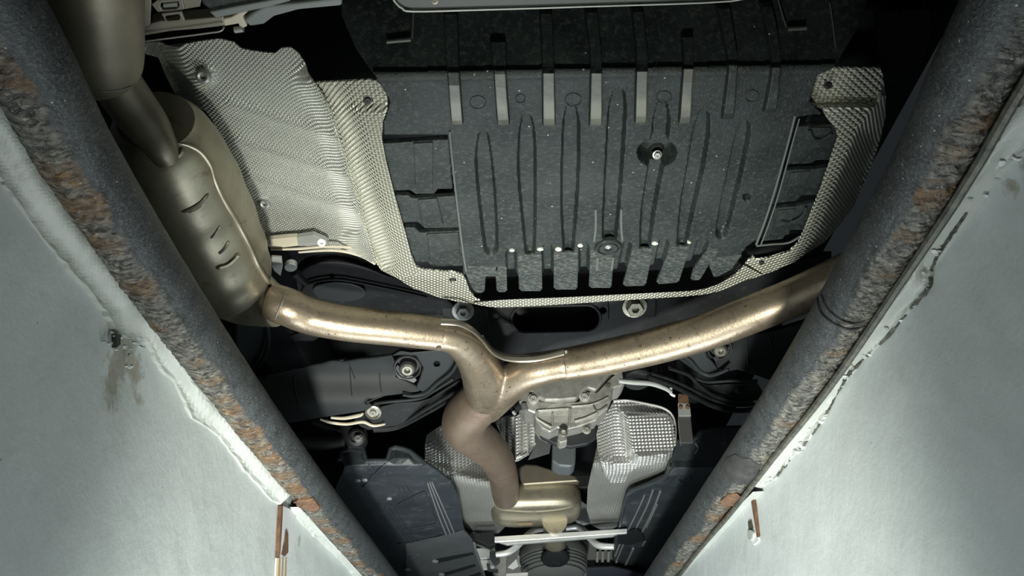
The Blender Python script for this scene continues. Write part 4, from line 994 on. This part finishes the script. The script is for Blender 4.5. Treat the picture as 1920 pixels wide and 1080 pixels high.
sheet('vent_hole', ell(1140, 722, 5, 3.5, 12), Yp(DY - .003), SEAM, df, ext=(0, .01, 0))
gb = tag(sheet('guard_plate', [(1008, 805), (1120, 795), (1118, 820), (1100, 832), (1070, 838), (1040, 832), (1015, 820)], Yp(2.2), PLASTIC_DARK, None, ext=(0, .02, 0), bevel=.003), 'black plate directly under the alloy differential', 'plate')
dmp = tag(sheet('damper_block', [(1036, 828), (1080, 832), (1079, 868), (1070, 876), (1048, 874), (1035, 866)], Yp(2.35), mat('damper grey', (.075, .083, .09), .45), None, ext=(0, .08, 0), bevel=.006), 'dark grey rounded block hanging below the alloy differential', 'block')
cn = thing('cable_plug', 'small silver and black cable plug left of the alloy housing', 'connector', V(970, 765, 2.1))
tubeY('plug_body', [(960, 770, 2.12, 7), (972, 762, 2.12, 8), (982, 752, 2.12, 7)], SUBF, cn, 12)
tubeY('plug_cap', [(982, 758, 2.1, 6), (985, 770, 2.1, 6)], STEELG, cn, 12)
tubeY('plug_tip', [(962, 772, 2.1, 3), (966, 777, 2.1, 3)], SILVER, cn, 8)

# ------------------------------------------------------------------ tunnel heat shields
PAD = [(1165, 770), (1255, 770), (1275, 800), (1272, 850), (1240, 862), (1195, 866), (1178, 845), (1172, 800)]
def pad(px, py):
    d = min(segd((px, py), PAD[i], PAD[(i + 1) % len(PAD)]) for i in range(len(PAD)))
    s = d if inside((px, py), PAD) else -d
    r = -.045 * sm(-10, 9, s)
    if px < 1160: r -= .0009 * max(0, 1152 - px)
    return r
rs = thing('tunnel_heat_shield', 'bright dimpled aluminium shield right of the alloy housing', 'heat shield', V(1200, 880, 2.5))
sheet('shield_sheet', [(1138, 775), (1148, 756), (1156, 749), (1175, 752), (1210, 758), (1245, 767), (1260, 779), (1267, 800), (1266, 835), (1258, 862), (1240, 868), (1200, 874), (1185, 882), (1170, 905), (1145, 905), (1133, 890), (1124, 860), (1120, 835), (1118, 815), (1126, 785)], Lp(2.45, 1.985, pad), SHIELDB, rs, ext=(0, .003, .003), step=5, uvf=uv_arc, smooth=True)
o = sheet('shield_underside', [(1258, 862), (1246, 893), (1215, 905), (1182, 919), (1172, 940), (1162, 985), (1148, 992), (1128, 994), (1108, 984), (1100, 955), (1102, 915), (1112, 870), (1120, 835), (1124, 860), (1133, 890), (1145, 905), (1170, 905), (1185, 882), (1200, 874), (1240, 868)], Lp(2.45, 1.985, pad), SHIELDU, rs, ext=(0, .003, .003), step=5, uvf=uv_arc, smooth=True); o['label'] = 'finely ribbed underside darkened for grazing light'
tubeY('rolled_edge', [(1150, 752, 2.43, 2), (1175, 751, 2.43, 2.4), (1210, 757, 2.42, 2.6), (1245, 766, 2.41, 2.6), (1262, 781, 2.41, 2), (1267, 805, 2.41, 1.6), (1266, 835, 2.41, 1.6)], SILVER, rs, 8)
def padl(px, py): return -.05 * math.exp(-((px - 815) / 45) ** 2 - ((py - 840) / 40) ** 2) + .0012 * (px - 830)
ls = thing('tunnel_heat_shield', 'bright dimpled aluminium shield behind the S bend of the front pipe', 'heat shield', V(860, 900, 2.5))
sheet('shield_sheet', [(796, 838), (800, 817), (815, 806), (835, 794), (860, 790), (900, 810), (930, 850), (900, 862), (880, 872), (862, 884), (836, 893), (812, 880), (796, 864)], Lp(2.5, 1.995, padl), SHIELDB, ls, ext=(0, .003, .003), step=5, uvf=uv_arc, smooth=True)
o = sheet('shield_underside', [(836, 893), (862, 884), (880, 872), (900, 862), (930, 850), (940, 900), (945, 950), (950, 985), (935, 1000), (905, 1002), (872, 988), (858, 950), (848, 915)], Lp(2.5, 1.995, padl), SHIELDU, ls, ext=(0, .003, .003), step=5, uvf=uv_arc, smooth=True); o['label'] = 'finely ribbed underside darkened for grazing light'
ms = thing('tunnel_heat_shield', 'curled strip of bright foil between the front pipe and alloy housing', 'heat shield', V(975, 830, 2.4))
sheet('shield_sheet', [(925, 785), (950, 779), (975, 776), (1000, 772), (1008, 790), (1012, 806), (1005, 832), (992, 852), (972, 864), (955, 868), (950, 840), (940, 815)], lambda a, b: V(a, b, 2.38 + .10 * abs((a - 985) / 45) ** 1.5 + .012 * math.sin(a * .55)), SHIELDB, ms, ext=(0, .003, 0), step=4, uvf=uv_arc, smooth=True)
tubeY('rolled_edge', [(1008, 800, 2.44, 1.5), (1004, 830, 2.42, 1.6), (988, 850, 2.38, 1.6), (968, 860, 2.38, 1.4)], SILVER, ms, 8)
sheet('side_tab', [(1012, 806), (1034, 828), (1030, 850), (1004, 858), (990, 862), (1005, 832)], Yp(2.44), mat('dull foil', (.16, .165, .17), .45, .6), ms, ext=(0, .003, 0))
for o in (rs, ls, ms): o['group'] = 'bright foil shields in the tunnel'

# ------------------------------------------------------------------ underbody panels
lpn = thing('floor_panel', 'dark plastic floor panel with a notched rear edge at the lower left', 'floor panel', U(760, 950, 1.95), 'plastic floor panels beside the tunnel')
mL = Lp(2.24, 1.945)
sheet('panel_sheet', [(622, 930), (640, 890), (645, 876), (638, 862), (640, 847), (659, 841), (682, 842), (688, 864), (725, 863), (732, 842), (742, 838), (755, 841), (769, 846), (799, 870), (820, 884), (843, 902), (848, 912), (860, 938), (868, 985), (872, 1000), (890, 1020), (905, 1085), (910, 1130), (640, 1130), (620, 1000)], mL, PANEL, lpn, ext=(0, .012, .012), step=14, bevel=.003)
tubeW('rear_lip', [mL(x, y) + Vector((0, -.002, -.002)) for x, y in ((638, 862), (640, 847), (659, 841), (682, 842), (688, 864), (725, 863), (732, 842), (742, 838), (755, 841), (769, 846), (799, 870), (820, 884), (843, 902))], [.007] * 13, PANEL, lpn, 8)
def prib(parent, mp, pts, r, m=PANEL, lift=.002):
    q = cr([p for p in pts], 5); path = [mp(a, b) + Vector((0, 0, -lift)) for a, b in q]
    return tubeW('rib', path, [r * mpp(p) for p in path], m, parent, 6)
for k in range(4): prib(lpn, mL, [(708 + 9 * k, 948 - k), (735 + 8 * k, 985), (758 + 7 * k, 1014)], 1.1)
for k in range(3): prib(lpn, mL, [(743 + 9 * k, 908 + k * .5), (752 + 9 * k, 925), (760 + 8 * k, 945)], 1.2)
for k in range(3): prib(lpn, mL, [(802 + 4 * k, 905 - k), (826 + 8 * k, 975), (849 + 7 * k, 1027)], 1.5, PANELR)
prib(lpn, mL, [(745, 945), (790, 922), (798, 925), (812, 960), (818, 975), (810, 982), (770, 990)], 1.2)
prib(lpn, mL, [(688, 866), (700, 885), (682, 912)], 1.0); prib(lpn, mL, [(725, 866), (700, 890), (680, 912)], 1.2)
prib(lpn, mL, [(745, 1018), (790, 1012), (828, 1002)], 2.4, PLASTIC_DARK, .001)
for a, b in ((730, 934), (766, 1036), (784, 1037), (671, 900), (684, 899)):
    P = mL(a, b); lathe('clip', P, (0, -.3, -1), [(.008, -.004), (.008, .003), (.004, .005)], PANELR, lpn, 12, False)
fpn = thing('floor_panel', 'grey front floor panel with long dark slots at the bottom left', 'floor panel', U(850, 1050, 1.93), 'plastic floor panels beside the tunnel')
mF = Zp(1.94)
sheet('panel_sheet', [(760, 1020), (850, 1000), (868, 994), (884, 1010), (893, 1030), (905, 1068), (910, 1120), (760, 1120)], mF, mat('grey underbody plastic', (.055, .062, .068), .38, 0, (.09, .095, .098), 8), fpn, ext=(0, .01, .01), bevel=.003)
for p in ([(814, 1053), (820, 1048), (886, 1036), (889, 1040), (822, 1056)], [(828, 1076), (890, 1058), (893, 1062), (835, 1080)], [(850, 1090), (900, 1073), (902, 1078), (855, 1096)]): sheet('slot', p, Zp(1.9385), PLASTIC_DARK, fpn, ext=(0, 0, .004))
for a, b in ((816, 1051), (828, 1076), (764, 1067)): lathe('clip', mF(a, b), (0, -.3, -1), [(.012, -.004), (.012, .004), (.006, .006)], PANELR, fpn, 12, False)
tube('seam_bar', [(889, 1018, 1.935, 2), (896, 1045, 1.935, 2), (908, 1078, 1.935, 2), (914, 1110, 1.935, 2)], PANELR, fpn, 6)
rpn = thing('floor_panel', 'dark plastic floor panel with pale scraped ribs at the lower right', 'floor panel', U(1260, 950, 1.95), 'plastic floor panels beside the tunnel')
mR = Lp(2.42, 1.955)
sheet('panel_sheet', [(1267, 827), (1272, 824), (1279, 831), (1298, 824), (1308, 818), (1312, 811), (1340, 806), (1370, 802), (1430, 800), (1430, 960), (1330, 1060), (1300, 1130), (1160, 1130), (1150, 1066), (1148, 1045), (1152, 1015), (1162, 985), (1172, 940), (1181, 922), (1215, 908), (1247, 894), (1258, 866), (1266, 840)], mR, PANEL, rpn, ext=(0, .012, .012), step=14, bevel=.003)
tubeW('panel_edge', [mR(x, y) + Vector((0, -.002, -.003)) for x, y in cr([(1256, 868), (1247, 894), (1215, 908), (1181, 922), (1172, 940), (1162, 985)], 3)], [.005] * 16, PANEL, rpn, 8)
for a, b in (([(1208, 928), (1196, 955), (1178, 992)], 1.5), ([(1224, 918), (1212, 950), (1192, 990)], 1.7), ([(1238, 920), (1222, 960), (1199, 1006)], 2.0), ([(1232, 945), (1212, 988)], 1.4)): prib(rpn, mR, a, b, PANELR)
for a, b in (([(1164, 1012), (1153, 1040)], 2.2), ([(1170, 1014), (1156, 1048)], 1.8), ([(1187, 1026), (1172, 1058)], 2.4), ([(1156, 1050), (1149, 1066)], 2.4), ([(1209, 1012), (1205, 1020)], 2)): prib(rpn, mR, a, b, PANELR, .005)
sheet('clip_block', [(1160, 1003), (1195, 992), (1206, 1002), (1210, 1015), (1180, 1022), (1158, 1020)], Zp(1.945), PLASTIC_DARK, rpn, ext=(0, .01, .01), bevel=.003)
P = mR(1285, 834); lathe('dimple', P, (0, -.6, -1), [(.016, -.004), (.016, .002), (.012, .003), (.010, -.002)], PANEL, rpn, 18, False)
P = mR(1283, 897); lathe('dimple', P, (0, -.5, -1), [(.020, -.004), (.020, .002), (.016, .003), (.013, -.003)], PLASTIC_DARK, rpn, 18, False)
tubeY('pressed_arc', [(1304, 832, 2.4, 1.3), (1309, 840, 2.4, 1.3), (1304, 850, 2.4, 1.3)], PANELR, rpn, 6)

# ------------------------------------------------------------------ gearbox end: brace, bent bars, bellows
cb = thing('cross_brace', 'pale aluminium cross brace under the centre silencer', 'brace', V(1050, 1004, 2.95))
sheet('bar', [(927, 1006), (1176, 991), (1176, 1000), (927, 1017)], Yp(2.98), SILVER, cb, ext=(0, .03, .004), bevel=.002)
sheet('lower_flange', [(935, 1016), (1160, 1000), (1150, 1005), (950, 1021)], Yp(2.985), PALE, cb, ext=(0, .02, 0), bevel=.001)
sheet('end_block', [(885, 1000), (927, 996), (929, 1020), (918, 1024), (890, 1012)], Yp(2.99), SUBF, cb, ext=(0, .05, 0), bevel=.003)
b1 = tag(tubeY('bent_bar', [(930, 1040, 3.0, 5), (952, 1036, 3.0, 6), (972, 1022, 3.02, 6), (986, 1006, 3.05, 6), (1000, 995, 3.08, 6), (1018, 992, 3.1, 5)], SILVER, None, 12), 'bent silver bar on the left of the bellows', 'bar', 'bent silver bars around the bellows')
b2 = tag(tubeY('bent_bar', [(1060, 990, 3.1, 6), (1083, 988, 3.1, 6.5), (1096, 995, 3.08, 6.5), (1108, 1011, 3.05, 6.5), (1124, 1023, 3.02, 6.5), (1152, 1025, 3.0, 5.5)], SILVER, None, 12), 'bent silver bar on the right of the bellows', 'bar', 'bent silver bars around the bellows')
bl = thing('bellows', 'round dark ribbed bellows coupling at the bottom centre', 'coupling', V(1037, 1080, 3.35))
P = V(1037, 1044, 3.35); k = mpp(P)
prof = [(30, 30), (52, 26), (62, 16), (65, 2), (64, -6), (60, -8), (63, -11), (60, -14), (63, -17), (59, -20), (62, -23), (57, -26), (60, -29), (54, -32), (56, -36), (50, -40), (30, -46)]
lathe('ribbed_body', P, (0, .15, 1), [(r * k, h * k) for r, h in prof], mat('bellows grey', (.13, .135, .13), .32, .4), bl, 48)
lathe('collar', V(1041, 1046, 3.2), (0, -.4, -1), [(.045, -.02), (.052, .0), (.048, .008), (.036, .010)], SUBF, bl, 28)
tubeY('side_clip', [(972, 1042, 3.25, 2.5), (972, 1055, 3.25, 2.5), (976, 1063, 3.25, 2)], PALE, bl, 8)
gx = thing('gearbox', 'grey gearbox casing behind the bellows at the bottom of the picture', 'gearbox', V(1040, 1060, 3.6))
sheet('casing', [(935, 1030), (990, 1020), (1095, 1010), (1160, 1028), (1150, 1062), (1105, 1066), (1090, 1110), (940, 1110), (920, 1060)], Yp(3.55), mat('gearbox grey', (.17, .175, .17), .4, .4, (.24, .245, .24), 12), gx, ext=(0, .3, 0), bevel=.01)
for x in (1118, 1128, 1139): sheet('casing_fin', [(x, 1034), (x + 5, 1033), (x + 4, 1055), (x - 1, 1056)], Yp(3.52), PALE, gx, ext=(0, .05, 0), bevel=.002)
sheet('cover', [(1085, 1066), (1150, 1064), (1205, 1076), (1205, 1130), (1070, 1130)], Zp(1.92), mat('blue grey cover', (.05, .056, .072), .45), gx, ext=(0, .01, .01), bevel=.003)
sheet('bottom_strip', [(945, 1076), (990, 1073), (990, 1079), (945, 1083)], Yp(3.2), SILVER, gx, ext=(0, .02, 0), bevel=.001)
bk2 = thing('cable_bracket', 'pale grey clutter of brackets left of the bellows', 'bracket', V(925, 1050, 3.1))
for i, p in enumerate(([(886, 996), (918, 1004), (926, 1018), (920, 1030), (893, 1022), (872, 1008)], [(893, 1028), (928, 1026), (930, 1044), (900, 1048)], [(900, 1050), (932, 1048), (926, 1066), (906, 1068)], [(930, 1046), (950, 1040), (948, 1095), (935, 1100)])):
    sheet('bracket_plate', p, Yp(3.12 + .02 * i), (PANEL, PALE, PALE, STEELG)[i], bk2, ext=(0, .02, 0), bevel=.002)
sheet('dark_latch', [(918, 1034), (934, 1032), (938, 1052), (928, 1060), (918, 1046)], Yp(3.08), PLASTIC_DARK, bk2, ext=(0, .02, 0), bevel=.002)
sheet('dark_latch', [(912, 1056), (918, 1056), (920, 1066), (934, 1067), (934, 1072), (914, 1070)], Yp(3.08), PLASTIC_DARK, bk2, ext=(0, .02, 0))
sheet('foil_scrap', [(952, 1064), (968, 1048), (972, 1062), (962, 1068)], Yp(3.1), SILVER, bk2, ext=(0, .003, 0))
tp = tag(sheet('tunnel_plate', [(1080, 932), (1104, 948), (1108, 980), (1090, 985), (1072, 970)], Yp(3.2), mat('tunnel grey', (.2, .205, .21), .4, .4), None, ext=(0, .02, 0), bevel=.003), 'small grey metal plate right of the centre silencer', 'plate')
